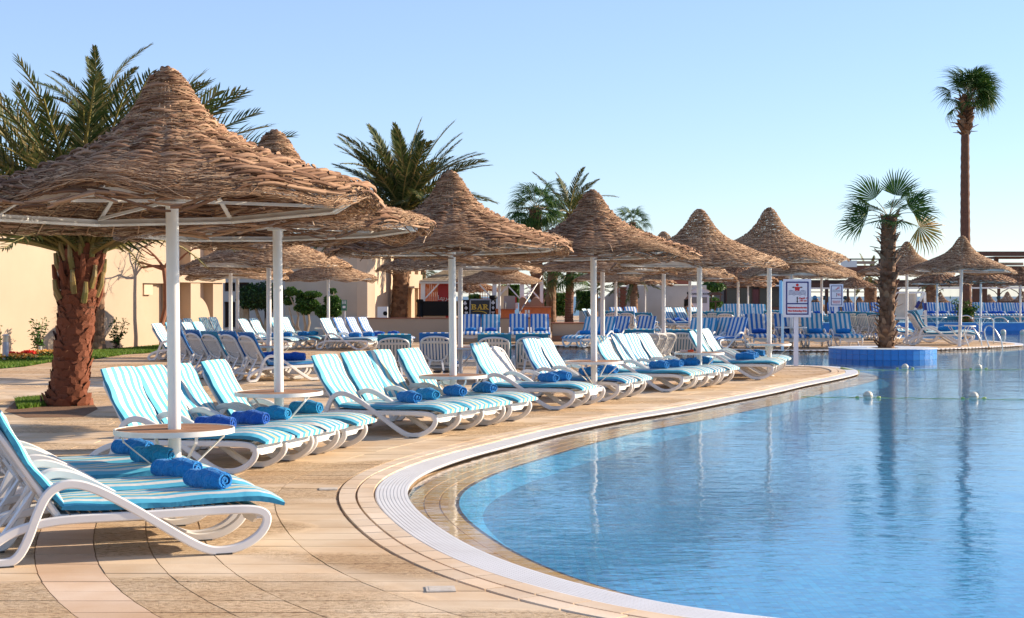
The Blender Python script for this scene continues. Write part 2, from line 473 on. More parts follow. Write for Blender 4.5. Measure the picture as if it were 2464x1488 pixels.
# ================================================================ THE SETTING: pool, coping, deck
def catmull(pts, step):
    out = []
    n = len(pts)
    for i in range(n - 1):
        p0 = Vector(pts[max(i - 1, 0)]); p1 = Vector(pts[i]); p2 = Vector(pts[i + 1]); p3 = Vector(pts[min(i + 2, n - 1)])
        L = (p2 - p1).length; k = max(2, int(L / step))
        for j in range(k):
            u = j / k
            out.append(.5 * ((2 * p1) + (p2 - p0) * u + (2 * p0 - 5 * p1 + 4 * p2 - p3) * u * u + (3 * p1 - p0 - 3 * p2 + p3) * u ** 3))
    out.append(Vector(pts[-1]))
    return out
near = [(11.5, 4.3), (6.0, 5.9), (3.2, 7.0), (1.9, 7.75), G(1653, 1466), G(1470, 1424), G(1298, 1380), G(1219, 1352), G(1125, 1312), G(1073, 1279), G(1020, 1241),
        G(983, 1204), G(979, 1174), G(990, 1155), G(1020, 1136), G(1076, 1114), G(1133, 1095), G(1208, 1076), G(1301, 1051), G(1395, 1029),
        G(1508, 1007), G(1653, 984), G(1760, 963), G(1860, 944), G(1943, 925), G(1999, 914), G(2054, 902), G(2067, 896.5), G(2060, 889.5), G(2027, 883), G(1985, 880),
        G(1916, 879), G(1800, 876), G(1680, 873), G(1560, 870), G(1420, 868), G(1300, 867), G(1180, 866), G(1080, 865), G(1020, 858), G(1000, 848), G(1020, 839),
        G(1080, 834), G(1180, 832), G(1340, 831.5), G(1560, 835), G(1700, 839), G(1800, 842), G(1902, 843.5), G(2000, 843), G(2120, 842), G(2252, 840), G(2350, 836.5), G(2443, 831.6),
        G(2464, 828.5), G(2443, 824.6), G(2340, 818), G(2200, 814), G(2130, 811)]
pool = [Vector((p[0], p[1])) for p in catmull([Vector((a, b, 0)) for a, b in near], .16)]
# smooth slightly, then close through the far wall and the right-hand side
for _ in range(14):
    pool = [pool[0]] + [(pool[i - 1] + pool[i] * 2 + pool[i + 1]) / 4 for i in range(1, len(pool) - 1)] + [pool[-1]]
NCURVE = len(pool)
extra = [Vector((14.2, 66)), Vector((14.2, 75.2)), Vector((46, 75.2)), Vector((46, 4.3))]
ring = pool + extra
def normals(r, n_open):
    out = []
    for i in range(n_open):
        a = r[max(i - 1, 0)]; b = r[min(i + 1, n_open - 1)]
        t = (b - a).normalized(); out.append(Vector((-t.y, t.x)))
    return out
NRM = normals(pool, NCURVE)
# orientation: outward normal must point to the deck (to the left at the leftmost tip)
tip = min(range(NCURVE // 2), key=lambda i: pool[i].x if pool[i].y < 25 else 99)
if NRM[tip].x > 0: NRM = [-n for n in NRM]
def offs(c):
    return [pool[i] + NRM[i] * c for i in range(NCURVE)]
def closed(c):
    o = offs(c); e = max(c, -.3)
    return o + [Vector((14.2 - e, 66)), Vector((14.2 - e, 75.2)), Vector((46, 75.2)), Vector((46, 4.3))]
def sheet(poly, z, name, mat):
    tris = tessellate_polygon([[Vector((p.x, p.y, 0)) for p in poly]])
    me = bpy.data.meshes.new(name)
    F = []
    for t in tris:
        a, b, c = [poly[i] for i in t]
        F.append(t if (b - a).cross(c - a) > 0 else (t[0], t[2], t[1]))
    me.from_pydata([(p.x, p.y, z) for p in poly], [], F); me.materials.append(mat); me.update()
    return me
def sheet_hole(outer, hole, z, name, mat):
    tris = tessellate_polygon([[Vector((p.x, p.y, 0)) for p in outer], [Vector((p.x, p.y, 0)) for p in hole]])
    allp = list(outer) + list(hole)
    F = []
    for t in tris:
        a, b, c = [allp[i] for i in t]
        F.append(t if (b - a).cross(c - a) > 0 else (t[0], t[2], t[1]))
    me = bpy.data.meshes.new(name); me.from_pydata([(p.x, p.y, z) for p in allp], [], F); me.materials.append(mat); me.update()
    return me
V2 = Vector
C_OUT = .565
deck = link('deck', sheet_hole([V2((-60, -12)), V2((60, -12)), V2((60, 128)), V2((-60, 128))], closed(C_OUT), -.012, 'deck', DECKM))
struct(deck, 'sand coloured stone paved pool deck around the curved pool')
basin = link('pool_basin', sheet(closed(-.62), -.25, 'pool_basin', POOLM)); struct(basin, 'blue mosaic tiled pool basin under the water')
wall = MB()
def strip(mb, A, B, za, zb, mi=None):
    n = len(A)
    P = [(p.x, p.y, za) for p in A] + [(p.x, p.y, zb) for p in B]
    mb.add(P, [(i, i + 1, n + i + 1, n + i) for i in range(n - 1)], mi)
oi_ = offs(-.42); strip(wall, oi_, offs(-.62), -.125, -.25)
wall.build('basin_wall', POOLM, basin)
edge = MB(); strip(edge, offs(-.385), offs(-.42), -.1195, -.122); edge.build('dark_edge_band', simple('dark_edge_tile', (.05, .035, .03), rough=.5), basin)
lb = MB(); strip(lb, offs(0.0), offs(-.42), -.11, -.125); strip(lb, offs(.30), offs(0.0), -.30, -.30); strip(lb, offs(0.0), offs(0.0), -.11, -.30)
strip(lb, offs(.27), offs(.27), -.012, -.30)
lb.build('ledge_bed', MORTAR, basin)
water = link('pool_water', sheet(closed(0.0), -.045, 'pool_water', WATER)); struct(water, 'rippled blue pool water reflecting the sky and parasols')
nrmz = None
# arclength tables for tiles
def arclen(P):
    L = [0.0]
    for i in range(1, len(P)): L.append(L[-1] + (P[i] - P[i - 1]).length)
    return L
SL = arclen(pool)
def at_arc(s, c):
    import bisect
    s = min(max(s, 0), SL[-1] - 1e-4); i = bisect.bisect_right(SL, s) - 1; i = min(i, NCURVE - 2)
    u = (s - SL[i]) / max(SL[i + 1] - SL[i], 1e-6)
    p = pool[i].lerp(pool[i + 1], u); n = NRM[i].lerp(NRM[i + 1], u).normalized()
    return p + n * c
def tile_mesh(s0, s1, c0, c1, ztop, th, origin, gap=.004, tilt=0.0, sub=2):
    P = []; n = sub + 1
    for z in (ztop - th, ztop):
        for c in (c0 + gap, c1 - gap):
            for k in range(n):
                q = at_arc(s0 + gap + (s1 - s0 - 2 * gap) * k / sub, c)
                P.append((q.x - origin[0], q.y - origin[1], z + tilt * (1 if c == c0 + gap else -1)))
    def ix(l, r, k): return l * 2 * n + r * n + k
    F = []
    for k in range(sub):
        F.append((ix(1, 0, k), ix(1, 0, k + 1), ix(1, 1, k + 1), ix(1, 1, k)))
        for r in (0, 1): F.append((ix(0, r, k), ix(0, r, k + 1), ix(1, r, k + 1), ix(1, r, k)))
    for k in (0, sub): F.append((ix(0, 0, k), ix(0, 1, k), ix(1, 1, k), ix(1, 0, k)))
    return P, F
def lay_ring(parent, name, rows, tile_len, zfun, th, mat, smax, limit, gap):
    cand = []
    for ri, (c0, c1) in enumerate(rows):
        s = rnd.random() * tile_len
        while s < smax:
            q = at_arc(s + tile_len / 2, (c0 + c1) / 2)
            cand.append((q.y + abs(q.x) * .2, s, c0, c1, q)); s += tile_len
    cand.sort(key=lambda a: a[0] if a[4].y > 6.8 else 500 + a[0])
    rest = MB()
    for i, (_, s, c0, c1, q) in enumerate(cand):
        zt = zfun((c0 + c1) / 2) + rnd.uniform(-.0012, .0012)
        big = i < limit
        P, F = tile_mesh(s, s + tile_len, c0, c1, zt, th, (q.x, q.y) if big else (0, 0), gap)
        if big:
            me = bpy.data.meshes.new(name); me.from_pydata(P, [], F); me.materials.append(mat)
            link(name, me, parent, loc=(q.x, q.y, 0))
        else: rest.add(P, F)
    if rest.v:
        o = rest.build(name + '_run', mat, parent); o['kind'] = 'stuff'
SMAX = SL[-1]
coping_bed = MB(); strip(coping_bed, offs(.27), offs(C_OUT), -.02, -.02)
coping = coping_bed.build('pool_coping', MORTAR); struct(coping, 'two rings of cream coping tiles around the pool edge')
lay_ring(coping, 'coping_tile', [(.272, .413), (.419, .560)], .30, lambda c: .004, .03, COPE, SMAX, 300, .0065)
lay_ring(basin, 'ledge_tile', [(-.125, -.002), (-.255, -.131), (-.384, -.261)], .30, lambda c: -.105 + c * .03, .02, LEDGE, SMAX, 300, .003)
# overflow grating: cross bars on three runners, one joined part
gm = MB()
s = 0.0
while s < SMAX:
    q = at_arc(s, .13)
    st = .026 if q.y < 24 else (.06 if q.y < 45 else .2)
    if s + st >= SMAX: break
    P = []
    for z in (-.022, -.004):
        for c, ss in ((.004, s), (.266, s), (.266, s + st * .62), (.004, s + st * .62)):
            p = at_arc(ss, c); P.append((p.x, p.y, z))
    gm.add(P, [(4, 5, 6, 7), (0, 1, 5, 4), (2, 3, 7, 6), (1, 2, 6, 5), (3, 0, 4, 7)])
    s += st
for k in range(9):
    c = .018 + k * .0285
    A = offs(c - .0122); B = offs(c + .0122); strip(gm, A, B, -.0025, -.0025)
gb = MB(); strip(gb, offs(.002), offs(.268), -.028, -.028); gb.build('grating_channel', simple('pale_channel', (.45, .44, .44), rough=.6), basin)
grating = gm.build('overflow_grating', GRATE); struct(grating, 'white slotted overflow grating running round the pool rim'); grating['kind'] = 'structure'

# ---- stone pavers left of the pool
def left_x(c):
    P = [p for p in offs(c) if p.y < 38]
    # left branch as function of depth
    ys = np.arange(6.0, 36, .1); xs = []
    for y in ys:
        best = 99
        for i in range(len(P) - 1):
            a, b = P[i], P[i + 1]
            if (a.y - y) * (b.y - y) <= 0 and abs(a.y - b.y) > 1e-6:
                x = a.x + (b.x - a.x) * (y - a.y) / (b.y - a.y); best = min(best, x)
        xs.append(best)
    return ys, np.array(xs)
bands = [.575, 1.05, 1.62, 1.98, 2.32, 2.68, 3.45]
tabs = [left_x(c) for c in bands]
def bx(i, y): return float(np.interp(y, tabs[i][0], tabs[i][1]))
cells = []
y = 6.9
while y < 30:
    h = .30 + rnd.uniform(-.03, .05)
    for i in range(len(bands) - 1):
        xr0, xr1 = bx(i, y), bx(i, y + h); xl0, xl1 = bx(i + 1, y), bx(i + 1, y + h)
        if max(abs(v) for v in (xr0, xr1, xl0, xl1)) > 30: continue
        cells.append([(xl0, y), (xr0, y), (xr1, y + h), (xl1, y + h), 1 if i == 4 else 0])
    x0, x1 = bx(len(bands) - 1, y), bx(len(bands) - 1, y + h)
    if abs(x0) < 30 and abs(x1) < 30:
        xl = -0.33 * (y + h) - .6
        x = x0; first = True; xt = x1
        while x > xl:
            w = rnd.uniform(.55, .95)
            cells.append([(x - w, y), (x, y), (xt if first else x, y + h), (x - w, y + h), 0]); first = False; xt = x - w; x -= w
    y += h
def visible(c):
    cx = sum(p[0] for p in c[:4]) / 4; cy = sum(p[1] for p in c[:4]) / 4
    return cy > 7.6 and abs(cx) < cy * .335 + .4
cells.sort(key=lambda c: (0 if visible(c) else 1, c[0][1]))
rest = [MB(), MB()]
for k, c in enumerate(cells):
    cx = sum(p[0] for p in c[:4]) / 4; cy = sum(p[1] for p in c[:4]) / 4
    g = .003 + rnd.random() * .0018
    pts = []
    for (x, yy) in c[:4]:
        sx = g if x < cx else -g; sy = g * 1.1 if yy < cy else -g * 1.1
        pts.append((x + sx, yy + sy))
    zt = rnd.uniform(-.0015, .0015)
    single = k < 300 and visible(c)
    ox, oy = (cx, cy) if single else (0, 0)
    P = [(px - ox, py - oy, -.03) for px, py in pts] + [(px - ox, py - oy, zt + rnd.uniform(-.0008, .0008)) for px, py in pts]
    F = [(4, 5, 6, 7), (0, 1, 5, 4), (1, 2, 6, 5), (2, 3, 7, 6), (3, 0, 4, 7)]
    if single:
        me = bpy.data.meshes.new('paver'); me.from_pydata(P, [], F); me.materials.append(PAVERP if c[4] else PAVER)
        link('paver', me, deck, loc=(cx, cy, 0))
    else: rest[c[4]].add(P, F)
for i, nm in ((0, 'paver_field'), (1, 'pink_paver_band')):
    if rest[i].v:
        o = rest[i].build(nm, [PAVER, PAVERP][i], deck); o['kind'] = 'stuff'
# joint bed under the pavers
jb = MB()
P = []
jb.add([(-12, 6.5, -.008), (bx(0, 7.2), 6.5, -.008)] + [], [])
ys_ = np.arange(7.0, 30.2, .2)
A = [V2((-11, yy)) for yy in ys_]; B = [V2((bx(0, yy), yy)) for yy in ys_]
jb2 = MB(); strip(jb2, A, B, -.009, -.009); jb2.build('joint_bed', MORTAR, deck)

# small square drain covers
for (xx, yy, w, l) in ((1060, 1420, .16, '1'), (790, 1178, .15, '2')):
    px, py = G(xx, yy)
    mb = MB(); mb.box((0, 0, .002), (w, w, .006)); mb.box((0, 0, .0052), (w * .8, w * .8, .002))
    o = mb.build('drain_cover', simple('worn_white_plastic', (.62, .56, .48), (.5, .43, .34), rough=.6, scale=30)); o.location = (px, py, .001); o.rotation_euler = (0, 0, .1)
    tag(o, 'small white square drain cover in the rough paving near the bottom edge' if l == '1' else 'small square drain cover beside the curved coping near the first lounger', 'drain cover')

# ---- mid pool palm planter
PX, PY, PR = 9.67, 42.3, 1.38
pl = thing('palm_planter', 'round blue tiled planter island standing in the pool around a fan palm', 'planter', (PX, PY, 0))
mb = MB(); nseg = 44
top = .235
mb.lathe([(PR - .03, -1.1), (PR - .03, top - .03)], 44, cap=False); mb.build('planter_wall', MORTAR, pl)
tile = MB(); aw = 2 * PI / nseg
for row in range(2):
    pass
def tmesh():
    m = MB()
    r0, r1 = PR - .03, PR
    a0, a1 = -aw / 2 + .003, aw / 2 - .003
    P = [(r * math.cos(a), r * math.sin(a), z) for z in (0.002, .138) for r, a in ((r0, a0), (r1, a0), (r1, a1), (r0, a1))]
    m.add(P, [(4, 5, 6, 7), (1, 2, 6, 5), (0, 1, 5, 4), (2, 3, 7, 6)]); return m.mesh('planter_tile', BLUETILE)
tme = tmesh()
for row in range(3):
    for k in range(nseg):
        a = aw * k
        if math.sin(a) > .35: continue
        link('planter_tile', tme, pl, loc=(0, 0, top - .14 * (row + 1) - .0), rz=a)
mb = MB(); mb.lathe([(.42, top - .02), (.42, top), (PR + .02, top + .004), (PR + .02, top - .012)], 44, cap=False); mb.build('rim', SIGNW, pl)
mb = MB(); mb.lathe([(.0, top - .03), (.42, top - .03)], 24, cap=False); mb.build('soil', SOIL, pl)

# ---- blue wall and upper pool at the back
wy = 75.2
bw = MB(); bw.box((31, wy + .4, -.35), (34, .8, 1.3)); bwall = bw.build('pool_wall', BLUETILE); struct(bwall, 'low blue tiled wall between the main pool and the upper pool')
cp = MB(); cp.box((31, wy + .4, .315), (34.2, .84, .03)); cp.build('capping', simple('pale_blue_capping', (.15, .40, .60), rough=.4), bwall)
up = MB(); up.box((31, 84.5, .1), (34, 16, .3)); upw = up.build('upper_pool_water', WATER); struct(upw, 'strip of upper pool water behind the blue wall')
upb = MB(); upb.box((31, 93, .15), (36, 1.0, .5)); kb = upb.build('upper_pool_kerb', simple('teal_kerb', (.04, .24, .34), rough=.5)); struct(kb, 'teal kerb at the far side of the upper pool')
upf = MB(); upf.box((31, 84.5, -.12), (34, 16, .1)); o = upf.build('upper_pool_floor', POOLM, upw)

# ---- beach and sea
mb = MB(); mb.add([(-300, 127.9, -2.2), (300, 127.9, -2.2), (300, 168, -3.0), (-300, 168, -3.0)], [(0, 1, 2, 3)])
beach = mb.build('beach', SAND); struct(beach, 'sandy beach below the terrace')
mb = MB(); mb.add([(-60, 128, -.012), (60, 128, -.012), (60, 128, -2.4), (-60, 128, -2.4)], [(0, 3, 2, 1)])
mb.build('terrace_wall', CREAMD, deck)
mb = MB(); mb.add([(-4000, 165, -2.95), (4000, 165, -2.95), (4000, 6000, -2.95), (-4000, 6000, -2.95)], [(0, 1, 2, 3)])
sea = mb.build('sea', SEAW); struct(sea, 'blue sea up to the horizon')
mb = MB(); mb.add([(-400, -60, -3.2), (400, -60, -3.2), (400, 170, -3.2), (-400, 170, -3.2)], [(0, 1, 2, 3)])
gr = mb.build('ground', SAND); struct(gr, 'sandy ground under the resort')
mb = MB(); mb.add([(-400, -60, -.4), (-60, -60, -.4), (-60, 128, -.4), (-400, 128, -.4)], [(0, 1, 2, 3)]); mb.add([(60, -60, -.4), (400, -60, -.4), (400, 128, -.4), (60, 128, -.4)], [(0, 1, 2, 3)])
gr2 = mb.build('terrain', SAND); struct(gr2, 'sandy terrain either side of the pool terrace')
# ================================================================ PARASOL
PROF = [(0.0, .012), (.012, .05), (.045, .09), (.10, .135), (.18, .18), (.315, .26), (.47, .40), (.57, .54), (.65, .70), (.75, .92), (.87, 1.2), (.955, 1.42), (1.035, 1.53), (1.07, 1.55)]
_h = np.array([p[0] for p in PROF]); _r = np.array([p[1] for p in PROF])
_s = np.concatenate([[0], np.cumsum(np.hypot(np.diff(_h), np.diff(_r)))])
_sf = np.linspace(0, _s[-1], 240)
_rf = np.interp(_sf, _s, _r); _hf = np.interp(_sf, _s, _h)
for _ in range(6):
    _rf[1:-1] = (_rf[:-2] + 2 * _rf[1:-1] + _rf[2:]) / 4; _hf[1:-1] = (_hf[:-2] + 2 * _hf[1:-1] + _hf[2:]) / 4
SLOPE = _s[-1]
APEX = 3.26
def canopy_surface(s, th, seed):
    """slope distance s, angle th -> xyz of the woven surface, and the outward normal"""
    r = np.interp(s, _sf, _rf); h = np.interp(s, _sf, _hf)
    w = np.clip((s - .9) / (SLOPE - .9), 0, 1.15) ** 2.2
    drop = w * (.035 * np.sin(2 * th + seed) + .035 * np.sin(4 * th + 2.1 * seed) + .018 * np.sin(9 * th + seed * 3.3) + .022 * np.cos(8 * th))
    rr = r * (1 + w * .03 * np.sin(3 * th + seed * 1.7))
    dr = np.interp(s + .02, _sf, _rf) - np.interp(s - .02, _sf, _rf); dh = np.interp(s + .02, _sf, _hf) - np.interp(s - .02, _sf, _hf)
    L = np.hypot(dr, dh) + 1e-9
    nx, nz = dh / L, dr / L
    x = rr * np.cos(th); y = rr * np.sin(th); z = APEX - h - drop
    return x, y, z, nx * np.cos(th), nx * np.sin(th), nz
def np_mesh(name, V, Q, mats, smooth=False, midx=None):
    me = bpy.data.meshes.new(name)
    nv = len(V); nf = len(Q); k = Q.shape[1]
    me.vertices.add(nv); me.vertices.foreach_set('co', np.ascontiguousarray(V, dtype=np.float32).ravel())
    me.loops.add(nf * k); me.loops.foreach_set('vertex_index', np.ascontiguousarray(Q, dtype=np.int32).ravel())
    me.polygons.add(nf); me.polygons.foreach_set('loop_start', np.arange(0, nf * k, k, dtype=np.int32))
    for m in (mats if isinstance(mats, (list, tuple)) else [mats]): me.materials.append(m)
    if smooth: me.polygons.foreach_set('use_smooth', np.ones(nf, dtype=bool))
    me.update(calc_edges=True); me.validate()
    return me
def canopy_mesh(name, seed, n_str, row, rad, seg, ribs, mat, loose=0, sides=3, bund=2, amp=.75):
    rs = np.random.RandomState(seed)
    rows = int(SLOPE / row)
    # strands picked per row in proportion to its circumference
    sc = (np.arange(rows) + .5) * row
    wts = np.interp(sc, _sf, _rf) + .06
    cnt = np.maximum(3, (wts / wts.sum() * n_str)).astype(int)
    V = []; Q = []; base = 0
    s0 = []; t0 = []; ln = []; rowi = []
    for i in range(rows):
        k = cnt[i]; r = wts[i]
        for j in range(k):
            s0.append(sc[i] + rs.uniform(-.45, .45) * row); t0.append(2 * PI * (j + rs.uniform(-.4, .4)) / k)
            ln.append(min(2.0, rs.uniform(.16, .36) / r)); rowi.append(i)
    for j in range(loose):
        s0.append(rs.uniform(.75 * SLOPE, SLOPE)); t0.append(rs.uniform(0, 2 * PI)); ln.append(rs.uniform(.08, .3)); rowi.append(-1)
    s0 = np.array(s0)[:, None]; t0 = np.array(t0)[:, None]; ln = np.array(ln)[:, None]; rowi = np.array(rowi)[:, None]
    u = np.linspace(0, 1, seg + 1)[None, :]
    th = t0 + (u - .5) * ln
    drift = rs.uniform(-.018, .018, s0.shape); curl = rs.uniform(-.01, .02, s0.shape)
    isl = rowi < 0
    drift = np.where(isl, rs.uniform(-.06, .07, s0.shape), drift)
    s = s0 + drift * (u - .5) * 2 + curl * (u - .5) ** 2 * 4
    s = np.clip(s, .005, SLOPE * 1.03)
    par = np.where((rowi // bund) % 2 == 0, 1.0, -1.0)
    rad_s = np.interp(s, _sf, _rf)
    rr = np.where(rad_s < .3, ribs // 2, ribs)
    off = par * np.sin(rr / 2 * th) * (row * amp) * np.clip(rad_s / .55, .3, 1) + rs.uniform(-.009, .013, s0.shape) + np.where(isl, .012 + np.abs(u - .5) * rs.uniform(0, .05, s0.shape), 0)
    x, y, z, nx, ny, nz = canopy_surface(s, th, seed)
    P = np.stack([x + nx * off, y + ny * off, z + nz * off], -1)
    Nn = np.stack([nx, ny, nz], -1)
    T = np.gradient(P, axis=1); T /= (np.linalg.norm(T, axis=-1, keepdims=True) + 1e-9)
    B = np.cross(T, Nn); B /= (np.linalg.norm(B, axis=-1, keepdims=True) + 1e-9)
    r_ = (rad * rs.uniform(.7, 1.35, s0.shape))[..., None] * (1 - .55 * np.abs(u - .5) ** 3 * 8 * .5)[..., None]
    rings = []
    for k in range(sides):
        a = 2 * PI * k / sides + PI / 2
        rings.append(P + (B * math.cos(a) * 1.25 + Nn * math.sin(a)) * r_)
    A = np.stack(rings, 2)  # n, seg+1, sides, 3
    n = A.shape[0]
    idx = np.arange(n * (seg + 1) * sides).reshape(n, seg + 1, sides)
    quads = []
    for k in range(sides):
        k2 = (k + 1) % sides
        quads.append(np.stack([idx[:, :-1, k], idx[:, 1:, k], idx[:, 1:, k2], idx[:, :-1, k2]], -1).reshape(-1, 4))
    return np_mesh(name, A.reshape(-1, 3), np.concatenate(quads), mat)
def ribs_mb(nr, rad, seed):
    mb = MB()
    for k in range(nr):
        th = 2 * PI * k / nr
        pts = []
        for s in np.linspace(.02, SLOPE * .995, 12):
            x, y, z, nx, ny, nz = canopy_surface(np.array([s]), np.array([th]), seed)
            pts.append((x[0] - nx[0] * .004, y[0] - ny[0] * .004, z[0] - nz[0] * .004))
        mb.tube(pts, rad, 4, cap=False)
    return mb
print('canopies')
CAN_HI = [canopy_mesh('woven_canopy', 3, 12500, .0086, .0020, 8, 64, WICK, loose=900, bund=3, amp=.8),
          canopy_mesh('woven_canopy', 8, 12500, .0086, .0020, 8, 64, WICK, loose=600, bund=3, amp=.8)]
CAN_MID = [canopy_mesh('woven_canopy', s_, 6200, .0132, .0044, 7, 56, WICK, loose=90) for s_ in (5, 11, 17)]
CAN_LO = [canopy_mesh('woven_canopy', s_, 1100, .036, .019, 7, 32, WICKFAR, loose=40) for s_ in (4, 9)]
RIBM = ribs_mb(44, .006, 3).mesh('canopy_ribs', WICK)
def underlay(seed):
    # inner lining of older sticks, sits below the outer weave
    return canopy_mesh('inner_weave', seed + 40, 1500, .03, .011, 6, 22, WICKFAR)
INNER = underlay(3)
# white steel frame under the canopy
def frame_meshes():
    RF = 1.38; zf = 2.24
    rim = MB(); ver = [Vector((RF * math.cos(2 * PI * k / 8 + PI / 8), RF * math.sin(2 * PI * k / 8 + PI / 8), zf)) for k in range(8)]
    for k in range(8): rim.bar(ver[k], ver[(k + 1) % 8], .012, .055)
    for k in range(8): rim.bar(ver[k] * .985 + Vector((0, 0, .02)), ver[(k + 1) % 8] * .985 + Vector((0, 0, .02)), .04, .008)
    spoke = MB(); spoke.bar((.05, 0, zf + .05), (RF - .01, 0, zf + .03), .02, .022)
    strut = MB(); a = PI / 8
    strut.bar((RF - .04, 0, zf + .02), (.80, 0, 2.54), .032, .01)
    hub = MB(); hub.lathe([(.0475, 2.255), (.10, 2.255), (.10, 2.28), (.0475, 2.28)], 20, cap=False)
    hub.bar((-.12, -.05, 2.295), (.12, -.05, 2.295), .02, .03); hub.bar((-.12, .05, 2.295), (.12, .05, 2.295), .02, .03)
    top = MB(); top.lathe([(.03, 2.28), (.03, 3.2)], 8)
    return rim, spoke, strut, hub, top
_rim, _sp, _st, _hub, _mast = frame_meshes()
RIMM = _rim.mesh('rim_frame', FRAMEP); SPM = _sp.mesh('spoke', FRAMEP); STM = _st.mesh('strut', FRAMEP); HUBM = _hub.mesh('hub', FRAMEP, 'auto'); MASTM = _mast.mesh('mast', FRAMEP, 'auto')
_p = MB(); _p.lathe([(.047, 0), (.047, 2.30)], 24); _p.lathe([(.10, 0.0), (.10, .012), (.05, .014)], 20, cap=False); POLEM = _p.mesh('pole', POLE, 'auto')
TZ = .625
def table_parts():
    rimm = MB(); rimm.lathe([(.425, TZ - .034), (.436, TZ - .034), (.436, TZ + .004), (.425, TZ + .004), (.425, TZ - .034)], 48, cap=False)
    rimm.lathe([(.05, TZ - .02), (.425, TZ - .02)], 30, cap=False)
    planks = []
    w = .094; n = 9
    for i in range(n):
        yc = (i - (n - 1) / 2) * w
        y0, y1 = yc - w / 2 + .004, yc + w / 2 - .004
        def half(y): return math.sqrt(max(.418 ** 2 - y * y, .01))
        segs = [(-half(max(abs(y0), abs(y1))), half(max(abs(y0), abs(y1))))]
        if abs(yc) < .05: segs = [(-half(y1), -.055), (.055, half(y1))]
        mb = MB()
        for a, b in segs:
            ea0, ea1 = (-half(y0), -half(y1)) if a < -.06 or True else (a, a)
            poly = [(a if a > -.06 else -half(y0), y0), (b if b < .06 else half(y0), y0), (b if b < .06 else half(y1), y1), (a if a > -.06 else -half(y1), y1)]
            if abs(yc) < .05: poly = [(-half(y0), y0), (-.055, y0), (-.055, y1), (-half(y1), y1)] if b < 0 else [(.055, y0), (half(y0), y0), (half(y1), y1), (.055, y1)]
            mb.prism(poly, TZ - .016, TZ - .002 + (i % 3) * .0012)
        planks.append(mb.mesh('plank', TABLEWOOD))
    br = MB()
    for k in range(4):
        a = PI / 2 * k + .35
        c, s_ = math.cos(a), math.sin(a)
        br.bar((.40 * c, .40 * s_, TZ - .04), (.385 * c, .385 * s_, TZ - .085), .022, .007)
        br.bar((.385 * c, .385 * s_, TZ - .08), (.05 * c, .05 * s_, TZ - .36), .022, .007)
    return rimm.mesh('table_rim', FRAMEP, 'auto'), planks, br.mesh('table_bracket', FRAMEP)
TRIM, TPL, TBR = table_parts()
UCOUNT = [0]
UMB = {}
def umbrella(key, x, y, label, lod, sc=1.0, zs=1.0, rz=0.0, table=True, lean=(0, 0), tilt=0, group='woven parasols around the pool'):
    t = thing('woven_parasol', label, 'parasol', (x, y, 0), rz, group, (sc, sc, zs))
    t.rotation_euler = (R(lean[0]), R(lean[1]), rz)
    i = UCOUNT[0]; UCOUNT[0] += 1
    if lod == 0:
        c = link('woven_canopy', CAN_HI[i % 2], t); link('canopy_ribs', RIBM, t); link('inner_weave', INNER, t)
    elif lod == 1: c = link('woven_canopy', CAN_MID[i % 3], t)
    else: c = link('woven_canopy', CAN_LO[i % 2], t)
    c.rotation_euler = (0, 0, (i * 1.7) % 6.28 if lod else i * .9)
    link('pole', POLEM, t)
    link('rim_frame', RIMM, t)
    if lod < 2:
        link('hub', HUBM, t); link('mast', MASTM, t)
        for k in range(8): link('strut', STM, t, rz=PI / 8 + PI / 4 * k)
        for k in range(4): link('spoke', SPM, t, rz=PI / 8 + PI / 2 * k)
    if table:
        tb = link('table_rim', TRIM, t)
        link('table_bracket', TBR, tb)
        if lod < 2:
            for p in TPL: link('plank', p, tb)
        else:
            for p in TPL: link('plank', p, tb)
    if tilt:
        TM = Matrix.Rotation(-rz, 4, 'Z') @ Matrix.Translation((0, 0, 2.25)) @ Matrix.Rotation(R(tilt), 4, 'Y') @ Matrix.Rotation(R(tilt * .9), 4, 'X') @ Matrix.Translation((0, 0, -2.25)) @ Matrix.Rotation(rz, 4, 'Z')
        for ch in [o for o in C.objects if o.parent == t]:
            if ch.name.split('.')[0] in ('woven_canopy', 'canopy_ribs', 'inner_weave', 'rim_frame', 'spoke', 'strut'):
                ch.matrix_basis = TM @ ch.matrix_basis.copy() if False else TM @ Matrix.Rotation(ch.rotation_euler.z, 4, 'Z')
    UMB[key] = (x, y)
    return t

